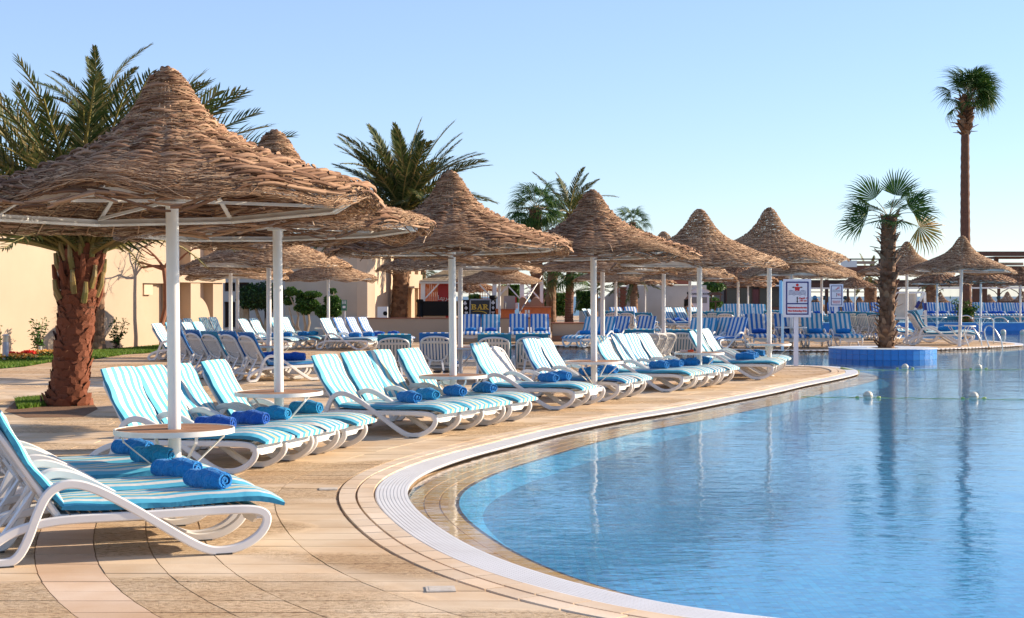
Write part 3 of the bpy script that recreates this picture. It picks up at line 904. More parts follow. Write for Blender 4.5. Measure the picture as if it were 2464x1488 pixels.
# ================================================================ SUN LOUNGER
LW = .64
def smooth_closed(P, it=2):
    for _ in range(it):
        Q = []
        n = len(P)
        for i in range(n):
            a = P[i]; b = P[(i + 1) % n]
            Q.append((a[0] * .75 + b[0] * .25, a[1] * .75 + b[1] * .25)); Q.append((a[0] * .25 + b[0] * .75, a[1] * .25 + b[1] * .75))
        P = Q
    return P
SIDE_ = [(.42, .262), (.20, .225), (.06, .165), (-.03, .09), (.0, .03), (.08, .022), (.165, .04), (.23, .14), (.29, .30), (.35, .42), (.44, .475), (.55, .475), (.68, .43), (.88, .325), (1.08, .205),
        (1.27, .09), (1.40, .03), (1.50, .022), (1.62, .04), (1.74, .10), (1.80, .18), (1.79, .245), (1.70, .272), (1.5, .275), (1.1, .268), (.75, .265)]
UX = .92
SIDE = [(a * UX, b) for a, b in SIDE_]
def side_frame(y0):
    P = smooth_closed(SIDE, 2); n = len(P)
    mb = MB(); V = []; w = .020; hh = .027
    prof = [(-w, -hh + .008), (-w + .008, -hh), (w - .008, -hh), (w, -hh + .008), (w, hh - .008), (w - .008, hh), (-w + .008, hh), (-w, hh - .008)]
    k = len(prof)
    for i in range(n):
        a = P[i - 1]; b = P[(i + 1) % n]
        t = Vector((b[0] - a[0], b[1] - a[1])).normalized(); nn = Vector((-t.y, t.x))
        rail = min(1.0, max(0.0, (P[i][0] - .02) / .10)) * min(1.0, max(0.0, (1.5 - P[i][0]) / .15)) if (i < n * .12 or i > n * .83) else 0.0
        sh_ = -math.copysign(.006, y0) * rail
        for (py, ph) in prof:
            V.append((P[i][0] + nn.x * ph, y0 + py + sh_, max(P[i][1] + nn.y * ph, 0.0)))
    F = []
    for i in range(n):
        j = (i + 1) % n
        for q in range(k):
            q2 = (q + 1) % k
            F.append((i * k + q, j * k + q, j * k + q2, i * k + q2))
    mb.add(V, F)
    for u in (.085, 1.38):
        mb.box((u, y0, .004), (.10, .05, .012), mi=1)
    return mb.mesh('side_frame', [WHITE, RUBBER], 'auto')
def cushion(path, width, th, name, mats, nseg_w=8, puff=.012, wav=0.0, seed=0, flip=1):
    """padded mat following a 2-D path (u, z of its underside), striped on top and ends, plain along the long sides"""
    rs = random.Random(seed)
    n = len(path)
    V = []; F = []; MI = []
    ys = [-.5 + i / nseg_w for i in range(nseg_w + 1)]
    def pt(i, yy, side):
        a = Vector(path[max(i - 1, 0)]); b = Vector(path[min(i + 1, n - 1)]); t = (b - a).normalized(); nn = Vector((-t.y, t.x)) * flip
        e = 1 - (abs(yy) * 2) ** 6 * .35
        endf = .72 if i in (0, n - 1) else (.95 if i in (1, n - 2) else 1)
        h = (th * e * endf + puff * (1 - (2 * yy) ** 2) * endf) if side else (0.0 if abs(yy) < .49 else .006)
        h += wav * math.sin(i * 1.3 + yy * 5 + seed) * (1 if side else 0)
        p = Vector(path[i]) + nn * h
        wj = width + (.008 * math.sin(i * 2.1 + seed))
        return (p.x, yy * wj, p.y)
    m = nseg_w + 1
    for i in range(n):
        for yy in ys: V.append(pt(i, yy, 0))
        for yy in ys: V.append(pt(i, yy, 1))
    row = 2 * m
    for i in range(n - 1):
        a = i * row; b = a + row
        for k in range(nseg_w):
            F.append((a + k, a + k + 1, b + k + 1, b + k)); MI.append(1)          # underside
            F.append((a + m + k, b + m + k, b + m + k + 1, a + m + k + 1)); MI.append(0)
        F.append((a, b, b + m, a + m)); MI.append(1)
        F.append((a + nseg_w, a + m + nseg_w, b + m + nseg_w, b + nseg_w)); MI.append(1)
    for i in (0, n - 1):
        a = i * row
        for k in range(nseg_w):
            f = (a + k, a + m + k, a + m + k + 1, a + k + 1); F.append(f if i == 0 else tuple(reversed(f))); MI.append(0)
    me = bpy.data.meshes.new(name); me.from_pydata(V, [], F)
    for x in mats: me.materials.append(x)
    me.polygons.foreach_set('material_index', MI); me.polygons.foreach_set('use_smooth', [True] * len(F)); me.update()
    me.set_sharp_from_angle(angle=R(50))
    return me
def path_pts(P, n):
    P = [Vector((a, b, 0)) for a, b in P]; q = catmull(P, .05)
    L = [0]
    for i in range(1, len(q)): L.append(L[-1] + (q[i] - q[i - 1]).length)
    out = []
    for k in range(n):
        s = L[-1] * k / (n - 1)
        i = max(j for j in range(len(L)) if L[j] <= s + 1e-9); i = min(i, len(q) - 2)
        u = (s - L[i]) / (L[i + 1] - L[i]); p = q[i].lerp(q[i + 1], u); out.append((p.x, p.y))
    return out
SEATP = path_pts([(.42, .315), (.56, .305), (.84, .30), (1.15, .304), (1.38, .314), (1.54, .316), (1.67, .302), (1.77, .276)], 18)
def backpath(ang, sag=.02):
    d = Vector((-math.cos(R(ang)), math.sin(R(ang)))); nn = Vector((d.y, -d.x))
    P = []
    for k in range(7):
        u = k / 6; q = Vector((.415, .325)) + d * (.68 * u) + nn * (-sag * math.sin(PI * u))
        P.append((q.x, q.y))
    return path_pts(P, 13), d
BACKANG = 58
def lounger_meshes():
    M_ = {}
    M_['side'] = [side_frame(-LW / 2 + .02), side_frame(LW / 2 - .02)]
    seat = MB()
    for k in range(19):
        u = .43 + k * .062
        seat.box((u, 0, .283 + (.012 if 8 < k < 16 else 0)), (.05, LW - .09, .016))
    seat.box((1.62, 0, .235), (.055, LW - .07, .055)); seat.bar((.44, -LW / 2 + .06, .262), (1.60, -LW / 2 + .06, .262), .03, .04); seat.bar((.44, LW / 2 - .06, .262), (1.60, LW / 2 - .06, .262), .03, .04)
    # scooped panel closing the foot end
    seat.prism([(-.22, .262), (-.20, .20), (-.12, .165), (.12, .165), (.20, .20), (.22, .262)], 1.60, 1.62, M=Matrix(((0, 0, 1, 0), (1, 0, 0, 0), (0, 1, 0, 0), (0, 0, 0, 1))))
    M_['seat'] = seat.mesh('seat_slats', WHITE)
    d = Vector((-math.cos(R(BACKANG)), 0, math.sin(R(BACKANG)))); base = Vector((.40, 0, .29)); w = LW - .12
    def bp(t, y, off=0.0): return base + d * t + Vector((-d.z, 0, d.x)) * (-off) * -1 + Vector((0, y, 0))
    back = MB()
    nrm = Vector((-math.sin(R(BACKANG)), 0, -math.cos(R(BACKANG))))   # towards the rear
    def Pk(t, y, o=0.0): return base + d * t + nrm * o + Vector((0, y, 0))
    outer = []
    for k in range(25):
        a = PI * k / 24
        outer.append(Pk(.50 + .15 * math.sin(a) ** .6 if 0 < k < 24 else .50, w / 2 * math.cos(a) if abs(math.cos(a)) < .97 else w / 2 * math.copysign(1, math.cos(a)), .012))
    loop = [Pk(0, w / 2, .012), Pk(.3, w / 2, .012)] + outer + [Pk(.3, -w / 2, .012), Pk(0, -w / 2, .012)]
    back.tube(loop, .021, 6, closed=True)
    for k in range(8):
        y = (k - 3.5) * (w - .06) / 8
        top_ = .50 + .14 * (1 - (abs(y) / (w / 2)) ** 2.5)
        back.bar(Pk(.06, y, .012), Pk(top_, y, .012), .038, .010, up=nrm)
    back.bar(Pk(.08, -w / 2, .016), Pk(.08, w / 2, .016), .06, .016, up=nrm); back.bar(Pk(.54, -w / 2 + .02, .016), Pk(.54, w / 2 - .02, .016), .045, .016, up=nrm)
    M_['back'] = back.mesh('backrest', WHITE, 'auto')
    sup = MB()
    U = [(.30, -.2), (.22, -.17), (.17, -.1), (.155, 0), (.17, .1), (.22, .17), (.30, .2)]
    sup.tube([Pk(a, y, .035) for a, y in U], .018, 6)
    for sy in (-1, 1):
        sup.bar(Pk(.18, sy * .10, .04), (.07, sy * .16, .15), .035, .016); sup.bar((.07, sy * .16, .15), (.05, sy * (LW / 2 - .03), .155), .03, .02)
        sup.bar(Pk(0.0, sy * .25, .01), Pk(.12, sy * .25, .02), .03, .03)
    sup.bar((.07, -LW / 2 + .03, .155), (.07, LW / 2 - .03, .155), .03, .03)
    M_['sup'] = sup.mesh('back_support', WHITE)
    bpth, _ = backpath(BACKANG)
    for key, mats in CUSH.items():
        M_['seatc_' + key] = [cushion(SEATP, .60, .060, 'seat_cushion', mats, seed=3, wav=.002), cushion(SEATP, .61, .057, 'seat_cushion', mats, seed=9, wav=.004)]
        M_['backc_' + key] = [cushion(bpth, .60, .052, 'back_cushion', mats, seed=5, wav=.003, flip=-1), cushion(backpath(BACKANG, .035)[0], .595, .050, 'back_cushion', mats, seed=12, wav=.006, flip=-1)]
    return M_
LM = lounger_meshes()
LN = [0]
def lounger(x, y, deg, kind, label, group, cushion_on=True, sc=1.0, back_kind=None, scz=None):
    LN[0] += 1; v = LN[0] % 2
    t = thing('sun_lounger', label, 'sun lounger', (x, y, 0), R(deg), group, (sc, sc, scz or sc))
    link('side_frame', LM['side'][0], t); link('side_frame', LM['side'][1], t)
    link('seat_slats', LM['seat'], t); bk = link('backrest', LM['back'], t); link('back_support', LM['sup'], t)
    BR_ = Matrix.Translation((.40, 0, .30)) @ Matrix.Rotation(R(rnd.uniform(-2.0, 3.0)), 4, 'Y') @ Matrix.Translation((-.40, 0, -.30)); bk.matrix_basis = BR_
    if cushion_on:
        sc_ = link('seat_cushion', LM['seatc_' + kind][v], t); bc_ = link('back_cushion', LM['backc_' + (back_kind or kind)][v], t)
        sh = rnd.uniform(-.012, .012); sc_.location = (rnd.uniform(-.02, .015), sh, 0); bc_.matrix_basis = Matrix.Translation((0, sh, 0)) @ BR_
    return t
def loc_on(t_xy, deg, u, v, sc=1.0):
    c, s = math.cos(R(deg)), math.sin(R(deg))
    return (t_xy[0] + sc * (u * c - v * s), t_xy[1] + sc * (u * s + v * c))

# ---- rolled towels
def towel_mesh(seed, L=.36, rad=.080):
    rs = random.Random(seed)
    turns = 3.74; th = .0135; n = 74; m = 14
    V = []; F = []
    def spiral(u, off, k):
        a = u * turns * 2 * PI; r = .012 + (rad - .012) * u + off
        x_ = (k / (m - 1) - .5)
        sq = 1 - .14 * math.sin(x_ * 7 + seed) * math.sin(a * .5 + seed) + .07 * math.sin(x_ * 15 + a * 1.5 + seed * 2)
        ee = 1 - .10 * (abs(x_) * 2) ** 4
        yy = math.cos(a) * r * sq * ee * 1.08; zz = math.sin(a) * r * sq * ee * .93
        return (x_ * L * (1 - .03 * math.cos(u * 9 + seed) - .05 * u * math.sin(a)), yy, zz + rad * .93)
    for i in range(n + 1):
        u = i / n
        for k in range(m): V.append(spiral(u, 0, k))
        for k in range(m): V.append(spiral(u, -th, k))
    row = 2 * m
    for i in range(n):
        a = i * row; b = a + row
        for k in range(m - 1):
            F.append((a + k, b + k, b + k + 1, a + k + 1)); F.append((a + m + k, a + m + k + 1, b + m + k + 1, b + m + k))
        F.append((a, a + m, b + m, b)); F.append((a + m - 1, b + m - 1, b + row - 1, a + row - 1))
    a = n * row
    for k in range(m - 1): F.append((a + k, a + m + k, a + m + k + 1, a + k + 1))
    # loose outer flap lying on the cushion
    fv = len(V); 
    for i in range(5):
        for k in range(m):
            x_ = (k / (m - 1) - .5) * L * 1.01
            V.append((x_, .0 - i * .026, .006 + .004 * math.sin(k * 1.1 + seed) + .01 * (1 - i / 4) ** 2))
    for i in range(4):
        for k in range(m - 1):
            q = fv + i * m + k; F.append((q, q + 1, q + m + 1, q + m))
    me = bpy.data.meshes.new('rolled_towel'); me.from_pydata(V, [], F)
    me.polygons.foreach_set('use_smooth', [True] * len(F)); me.update(); me.set_sharp_from_angle(angle=R(60))
    return me
TWM = {}
for key in TOW:
    TWM[key] = []
    for sd in (1, 4, 7):
        me = towel_mesh(sd); me.materials.append(TOW[key]); TWM[key].append(me)
TN = [0]
def towel(x, y, z, deg, kind, label, group='rolled blue towels on the loungers', sc=1.0):
    TN[0] += 1
    o = link('rolled_towel', TWM[kind][TN[0] % 3], None, loc=(x, y, z), rz=R(deg))
    o.scale = (sc, sc, sc)
    tag(o, label, 'towel', group); return o
ORD = ['nearest', 'second nearest', 'third nearest', 'fourth nearest', 'fifth nearest', 'sixth nearest']
CNAME = {'turq': 'turquoise cream striped', 'cyan': 'pale cyan striped', 'mid': 'azure striped', 'blue': 'royal blue striped'}
TNAME = {'royal': 'royal blue', 'azure': 'azure blue', 'teal': 'teal blue'}
def row_of(origins, deg, kinds, where, group, towels=None, tu=1.12, sc=1.0, tdeg=None, bare=(), degs=None, tz=.362, tsc=1.0):
    """a row of loungers, nearest first; towels = list of towel kind or None"""
    for i, (x, y) in enumerate(origins):
        k = kinds[i % len(kinds)]; dg = degs[i] if degs else deg + rnd.uniform(-2, 2)
        if i in bare:
            lab = 'bare white plastic lounger, %s in the row %s' % (ORD[i], where)
            lounger(x, y, dg, k, lab, group, cushion_on=False, sc=sc)
        else:
            lab = '%s lounger, %s in the row %s' % (CNAME[k], ORD[i], where)
            lounger(x, y, dg, k, lab, group, sc=sc)
        if towels and towels[i]:
            tk = towels[i]
            lx, ly = loc_on((x, y), dg, tu + rnd.uniform(-.06, .06), rnd.uniform(-.05, .05), sc)
            towel(lx, ly, tz * sc, (tdeg if tdeg is not None else -35) + rnd.uniform(-8, 8), tk,
                  '%s towel roll on the %s lounger %s' % (TNAME[tk], ORD[i], where), sc=tsc * sc)
# ================================================================ PARASOLS IN PLACE
def upos(x, k): 
    d = FPX / k; return (XD(x, d), d)
for key, x, k, lab, lod, sc, zs, rz, tb in [
    ('u1', 421, 329, 'largest woven wicker parasol, frontmost at the left, pole with round slatted table', 0, 1.0, 1.0, .25, True),
    ('u2', 672, 238, 'second parasol from the camera, partly hidden behind the frontmost one, scalloped table planks', 0, 1.02, 1.0, .5, True),
    ('u3', 1091, 193, 'third parasol from the camera in the poolside row, pointed cone against the date palm', 0, .98, .965, .1, True),
    ('u4', 1430, 160, 'fourth parasol from the camera in the poolside row, double flange on its pole', 0, 1.01, .975, .7, True),
    ('u5', 1683, 137, 'fifth parasol from the camera, with book and orange bottle on its table', 1, 1.0, .955, .3, True),
    ('u6', 1851, 121, 'sixth and farthest parasol of the poolside row, left of the depth sign', 1, 1.0, 1.025, .9, True),
    ('B', 647, 122, 'brown parasol over the back view loungers left of the second pole', 1, 1.04, .98, .2, True),
    ('A', 555, 95, 'parasol left of the pair of thin poles, beside the columned wall', 1, 1.0, .97, .6, True),
    ('Cc', 572, 80, 'parasol on the right one of the two close thin poles', 1, 1.0, .95, .4, True),
    ('D', 790, 78, 'small parasol in front of the shaded sand coloured building', 1, .98, .94, .2, True),
    ('F', 1107.5, 124, 'parasol with pole right behind the third pole', 1, 1.03, .95, .5, True),
    ('E', 1202, 68, 'parasol in front of the bar tent beside the BAR board', 1, .98, .93, .1, True),
    ('Gg', 1450, 107, 'parasol behind the fourth one, pole beside the channel water', 1, 1.05, .97, .8, True),
    ('H', 1482, 67, 'parasol with table above the blue striped loungers left of the long white wall', 1, 1.0, .96, .3, True),
    ('I', 1552, 50, 'far parasol before the middle of the long white wall', 2, 1.0, .96, .3, True),
    ('J', 1597, 98, 'parasol between the bare tilted loungers and the white wall', 1, 1.03, .97, .5, True),
    ('K', 1660, 74, 'parasol in front of the white changing booth', 1, 1.02, .96, .2, True),
    ('L', 1776, 63, 'parasol standing before the topiary beside the dark restaurant', 2, 1.0, .96, .6, True),
    ('M', 1800, 43, 'smallest parasol in front of the dark restaurant window', 2, .98, .95, .1, True),
    ('N1', 1904, 78, 'parasol directly behind the depth 135 cm sign', 1, 1.1, 1.0, .4, True),
    ('N2', 1977, 66, 'parasol with pole between the two depth signs', 1, 1.0, 1.02, .7, False),
    ('O', 2057, 41, 'far parasol right of the small swimming sign', 2, .96, .92, .2, True),
    ('P', 2182, 71, 'parasol left of the leaning bright pole, above the white goal', 1, 1.05, 1.05, .5, False),
    ('Q', 2309, 77, 'parasol with leaning white pole beside the pool ladders', 1, 1.1, 1.06, .3, True),
    ('S', 2255, 52, 'far parasol left of the tall palm trunk', 2, 1.0, .95, .3, True),
    ('T', 2360, 55, 'far parasol right of the tall palm trunk', 2, 1.0, .98, .5, True),
    ('U', 2455, 50, 'far parasol cut by the right edge of the photo', 2, 1.0, .92, .1, True),
]:
    px, py = upos(x, k)
    lean = (0, 0)
    if key == 'u1': lean = (0, -.5)
    if key == 'Q': lean = (0, 1.6)
    if key in ('u2', 'u3', 'u4'): lean = (0, -.5)
    umbrella(key, px, py, lab, lod, sc, zs, rz, tb, lean, tilt={'u1': -1.9, 'u2': -1.2, 'u3': -.6, 'u4': -.8}.get(key, 0))

# ================================================================ LOUNGERS IN PLACE
def rowpos(pole, deg, u0, offs_):
    c, s = math.cos(R(deg)), math.sin(R(deg))
    return [(pole[0] - u0 * c - v * s, pole[1] - u0 * s + v * c) for v in offs_]
GL = 'sun loungers in rows around the pool'
u = UMB
def along(o, deg, ns):
    c, s = math.cos(R(deg)), math.sin(R(deg)); return [(o[0] - n * s, o[1] + n * c) for n in ns]
# row 1
row_of(rowpos(u['u1'], 24, 1.50, [-1.63, -.95, .02, .70]), 24, ['turq', 'turq', 'turq', 'turq'], 'at the frontmost parasol', GL, ['azure', 'azure', 'teal', 'azure'], tu=1.36, tdeg=-35, tsc=.95)
row_of(along((-3.77, 15.15), -16, [0, .62, 1.24, 2.02]), -16, ['turq', 'turq', 'cyan', 'turq'], 'at the second parasol', GL, ['royal', 'royal', 'teal', 'teal'], tu=1.15, tdeg=-28)
row_of(along((-2.25, 19.02), -24, [0, .64, 1.27, 2.08]), -24, ['turq'], 'at the third parasol', GL, ['azure', 'teal', 'azure', 'azure'], tu=1.15, tdeg=-55)
row_of(along((-.55, 23.39), -22, [0, .66, 1.96, 2.64]), -22, ['turq', 'turq', 'mid', 'cyan'], 'at the fourth parasol', GL, ['azure', 'azure', 'azure', 'azure'], tu=1.15, tdeg=-50, bare=(1,))
row_of(along((1.45, 27.65), -26, [0, .65, 1.28, 2.0]), -26, ['turq', 'cyan', 'mid', 'cyan'], 'at the fifth parasol', GL, ['azure', 'azure', 'azure', 'azure'], tu=1.15, tdeg=-45)
row_of(along((3.39, 31.3), -14, [0, .64, 1.68, 2.34]), -14, ['turq', 'turq', 'cyan', 'turq'], 'at the sixth parasol', GL, ['azure', 'azure', 'azure', None], tu=1.15, tdeg=-35)
# left group seen from behind
lx, ly = G(580, 920)
c_, s_ = math.cos(R(30)), math.sin(R(30))
row_of([(lx - .42 * i * 1.05, ly + .56 * i) for i in range(5)], 39, ['mid', 'mid', 'cyan', 'mid', 'mid'], 'with tan backs behind the second pole', GL, ['royal', 'royal', None, None, None], tu=1.1, tdeg=2, tsc=1.15)
# rows further left
row_of(rowpos(u['A'], -12, 1.4, [-1.5, -.8, .3, 1.0]), -12, ['cyan', 'turq', 'cyan', 'turq'], 'at the left thin pole', GL, ['azure', 'azure', 'teal', 'azure'])
row_of(rowpos(u['Cc'], -14, 1.4, [-1.4, -.7, .35, 1.05]), -14, ['cyan', 'cyan', 'turq', 'cyan'], 'at the right thin pole', GL, ['azure', 'azure', None, None])
row_of(rowpos(u['D'], -18, 1.5, [-2.9, -2.2, -.95, -.25]), -18, ['cyan', 'cyan', 'turq', 'cyan'], 'beside the clipped shrub', GL, ['azure', 'azure', 'azure', 'teal'])
row_of([(XD(775 + i * 30, 48 + i * .75), 48 + i * .75) for i in range(4)], -20, ['cyan', 'blue', 'blue', 'blue'], 'below the low sand wall', GL, ['azure', 'azure', 'royal', 'royal'])
# four backs at the channel
for i, xx in enumerate((947, 1047, 1188, 1280)):
    d = 28.9 + (i % 2) * .3
    k = ['turq', 'blue', 'turq', 'turq'][i]
    lounger(XD(xx, d), d, 90 + rnd.uniform(-3, 3), k, '%s sun lounger seen from behind by the channel, %s from the left' % (CNAME[k], ['first', 'second', 'third', 'fourth'][i]), GL, sc=1.0)
# four facing the camera before the bar
for i, xx in enumerate((1134, 1181, 1248, 1299)):
    d = 55.2
    lounger(XD(xx, d), d, -90, 'blue' if i != 1 else 'mid', '%s lounger facing the camera below the BAR board, %s from the left' % (CNAME['blue' if i != 1 else 'mid'], ['first', 'second', 'third', 'fourth'][i]), GL, sc=1.05)
    towel(XD(xx, d), d - .62, .37, 2, 'azure' if i != 1 else 'royal', 'rolled towel on the %s lounger below the BAR board counted from the left' % ['first', 'second', 'third', 'fourth'][i])
# two more backs behind the fourth parasol
for i, xx in enumerate((1540, 1640)):
    lounger(XD(xx, 32.5), 32.5, 90, 'turq', 'turquoise striped lounger seen from behind, %s the tilted bare loungers' % ['left of', 'right of'][i], GL)
for i, xx in enumerate((1572, 1590, 1612)):
    lounger(XD(xx, 31.4 + .25 * i), 31.4 + .25 * i, 128, 'turq', 'bare sunlit cream plastic lounger tilted behind the fifth row, %s from left' % ['first', 'second', 'third'][i], GL, cushion_on=False)
# across the channel, middle
def facing(name, xs, d, deg, kinds, twl, where, sc=1.0, ddx=0.0):
    for i, xx in enumerate(xs):
        k = kinds[i % len(kinds)]; dd = d + ddx * i
        n_ = ['first', 'second', 'third', 'fourth', 'fifth', 'sixth', 'seventh', 'eighth', 'ninth', 'tenth', 'eleventh', 'twelfth', 'thirteenth', 'fourteenth', 'fifteenth', 'sixteenth', 'seventeenth', 'eighteenth', 'nineteenth', 'twentieth'][i]
        px, py = XD(xx, dd), dd
        lounger(px, py, deg + rnd.uniform(-2, 2), k, '%s lounger, %s from left %s' % (CNAME[k], n_, where), GL, sc=sc)
        if twl and twl[i % len(twl)]:
            tx, ty = loc_on((px, py), deg, .68, 0, sc)
            towel(tx, ty, .37 * sc, deg + 90 + rnd.uniform(-6, 6), twl[i % len(twl)], '%s towel on lounger %s from left %s' % (TNAME[twl[i % len(twl)]], n_, where), sc=sc)
facing('x', (1498, 1562), 53.5, -118, ['blue'], ['azure'], 'left of the long white wall')
facing('x', (1432, 1466), 51.0, -118, ['mid'], ['azure'], 'at the left end of the far deck')
facing('x', (1690, 1706), 49.0, -112, ['mid'], [None], 'turned left before the changing booth', ddx=1.0)
facing('x', (1752, 1782), 50.0, -128, ['mid', 'blue'], [None], 'slanting right of the fifth parasol', ddx=-.6)
facing('x', (1818, 1886, 1951, 2017), 51.0, -90, ['blue', 'blue', 'mid', 'mid'], ['royal', 'royal', 'azure', 'azure'], 'in the front row around the depth sign', sc=1.12)
facing('x', (1740, 1768, 1797, 1824), 84.0, -90, ['mid'], [None, None, 'royal', None], 'before the dark restaurant', sc=1.25)
facing('x', (1600, 1630, 1662), 74.0, -50, ['mid'], ['royal'], 'sunlit before the white booth', sc=1.15)
facing('x', (1478, 1512), 76.0, -60, ['blue'], [None], 'before the brick pillar', sc=1.15)
facing('x', (1399, 1412), 70.0, -15, ['cyan'], [None], 'beside the orange counter', sc=1.1)
for i, (xx, dd, dg) in enumerate(((1475, 62, 80), (1505, 62, 80), (1545, 57, 60), (1682, 62, 85), (1715, 62, 85), (1745, 60, 80), (1858, 66, 85), (1885, 66, 85), (1925, 66, 80), (2030, 60, 55), (2052, 59.4, 55), (2076, 58.8, 55), (2103, 58.2, 55), (2128, 57.6, 55))):
    lounger(XD(xx, dd), dd, dg, 'turq', 'lounger showing its tan plastic back, %s' % (
        ['first behind the fourth parasol pole', 'second behind the fourth parasol pole', 'angled before the brick pillar', 'first before the changing booth', 'second before the changing booth', 'third before the changing booth', 'behind the thin post by the depth sign', 'right behind the large depth sign', 'between the two pool signs',
         'first of five left of the island palm', 'second of five left of the island palm', 'third of five left of the island palm', 'fourth of five beside the island palm', 'fifth of five right of the island palm'][i]), GL, sc=1.08)
# right bank pair at the ladders
row_of([(XD(2183, 52.2), 52.2), (XD(2192, 53.6), 53.6)], -1, ['cyan', 'turq'], 'beside the ladders on the right bank', GL, ['azure', 'teal'], tu=1.05, sc=1.2, tdeg=-15)
lounger(XD(2128, 55.5), 55.5, -10, 'mid', 'lounger behind the palm planter with teal towel', GL, sc=1.08)
towel(*loc_on((XD(2128, 55.5), 55.5), -10, 1.2, 0), .39, 0, 'teal', 'teal rolled towel on the lounger behind the palm planter')
# far row by the sea
xs = [1935, 1962, 2003, 2038, 2075, 2108, 2232, 2259, 2288, 2322, 2352, 2380, 2395, 2424, 2447, 2470]
facing('x', xs, 101, -90, ['blue', 'mid', 'blue'], ['royal'], 'in the farthest row by the sea', sc=1.25)
xs2 = [2245, 2300, 2338, 2410, 2440]
facing('x', xs2, 108, -92, ['blue', 'mid'], ['azure'], 'in the line behind the farthest row', sc=1.2)

# things left on the table tops
def on_table(key, dx, dy): return (u[key][0] + dx, u[key][1] + dy, TZ + .004)
mb = MB(); mb.ball((0, 0, .016), (.06, .03, .016), 12, 6); mb.ball((.11, .02, .014), (.05, .03, .014), 12, 6); mb.bar((-.05, 0, .03), (.15, .02, .03), .01, .008)
o = mb.build('sunglasses', simple('dark_glasses', (.02, .02, .025), rough=.1), smooth=True); o.location = on_table('u3', -.20, -.02); tag(o, 'dark sunglasses lying on the third parasol table left of its pole', 'sunglasses')
mb = MB(); mb.box((0, 0, .014), (.17, .11, .026)); mb.box((0, 0, .030), (.172, .112, .005))
z5 = .6 * 1.0
o = mb.build('paperback_book', simple('book_paper', (.55, .45, .43), rough=.8)); o.location = (u['u5'][0] - .25, u['u5'][1], TZ * .96 + .006); tag(o, 'small closed book on the fifth parasol table', 'book')
mb = MB(); mb.ball((0, 0, .024), (.042, .03, .024), 10, 6); mb.box((-.045, 0, .02), (.05, .03, .03)); 
o = mb.build('orange_bottle_cap', simple('orange_plastic', (.75, .08, .01), rough=.4), smooth=True); o.location = (u['u5'][0] - .14, u['u5'][1] - .05, TZ * .96 + .006); tag(o, 'orange red plastic bottle lying beside the book on the table', 'bottle')
# ================================================================ PLANTS
def frond_mesh(seed, L=1.0, n=68, ll=.175, droop=.35, w=.0068, vup=.35):
    rs = random.Random(seed); mb = MB()
    P = []
    m = 14
    for i in range(m + 1):
        t = i / m
        P.append(Vector((L * (t - .10 * droop * t ** 3), .02 * math.sin(t * 3 + seed), -L * droop * .62 * t ** 2.3)))
    def rp(t):
        f = t * m; i = min(int(f), m - 1); return P[i].lerp(P[i + 1], f - i)
    def rt(t):
        return (rp(min(t + .03, 1)) - rp(max(t - .03, 0))).normalized()
    mb.tube(P, [.011 * (1 - .8 * i / m) * L + .001 for i in range(m + 1)], 4, cap=False, mi=1)
    for i in range(n):
        t = .14 + .86 * i / (n - 1)
        pr = math.sin(PI * min(1, (t - .06) * 1.02)) ** .55 * (1 - .25 * t)
        for sgn in (-1, 1):
            if rs.random() < .04: continue
            b = rp(t); d = rt(t); side = Vector((0, sgn, 0)); up = d.cross(side) * sgn * -1
            if up.z < 0: up = -up
            fa = R(58 - 28 * t + rs.uniform(-7, 7)); va = vup + rs.uniform(-.3, .25)
            v = (d * math.cos(fa) + (side * math.cos(va) + up * math.sin(va)) * math.sin(fa)).normalized()
            l = ll * L * max(pr, .25) * rs.uniform(.85, 1.12)
            wv = v.cross(up).normalized() * (w * L)
            p1 = b + v * l * .5 + Vector((0, 0, -l * .03)); p2 = b + v * l + Vector((0, 0, -l * rs.uniform(.08, .22)))
            mb.add([b - wv * .5, b + wv * .5, p1 + wv, p1 - wv, p2], [(0, 1, 2, 3), (3, 2, 4)], 0)
    return mb.mesh('frond', [PALMG, STALK])
FR = [frond_mesh(i, droop=dr, vup=vu) for i, (dr, vu) in enumerate([(.15, .5), (.35, .35), (.55, .3), (.8, .2), (.45, .45), (.25, .3)])]
FRN = [frond_mesh(i + 60, n=46, ll=.185, droop=dr, w=.0046, vup=vu) for i, (dr, vu) in enumerate([(.2, .5), (.35, .4), (.55, .3), (.75, .25), (.45, .5)])]
FRLO = [frond_mesh(i + 20, n=30, droop=dr, w=.013) for i, dr in enumerate([.2, .5, .8])]
def boot_mesh():
    m = MB(); m.add([(-.5, 0, 0), (.5, 0, 0), (.62, .12, .45), (.28, .34, 1.0), (-.28, .34, 1.0), (-.62, .12, .45), (0, .30, .42), (0, .42, .98)],
                    [(0, 1, 6), (1, 2, 6), (2, 3, 7, 6), (7, 4, 5, 6), (5, 0, 6), (3, 4, 7), (0, 5, 2, 1), (5, 4, 3, 2)])
    return m
BOOTM = boot_mesh().mesh('leaf_base', BOOT)
def trunk_path(base, top, n=10, bow=(0, 0)):
    out = []
    for i in range(n + 1):
        t = i / n
        p = Vector(base).lerp(Vector(top), t); b = math.sin(PI * t)
        out.append(p + Vector((bow[0] * b, bow[1] * b, 0)))
    return out
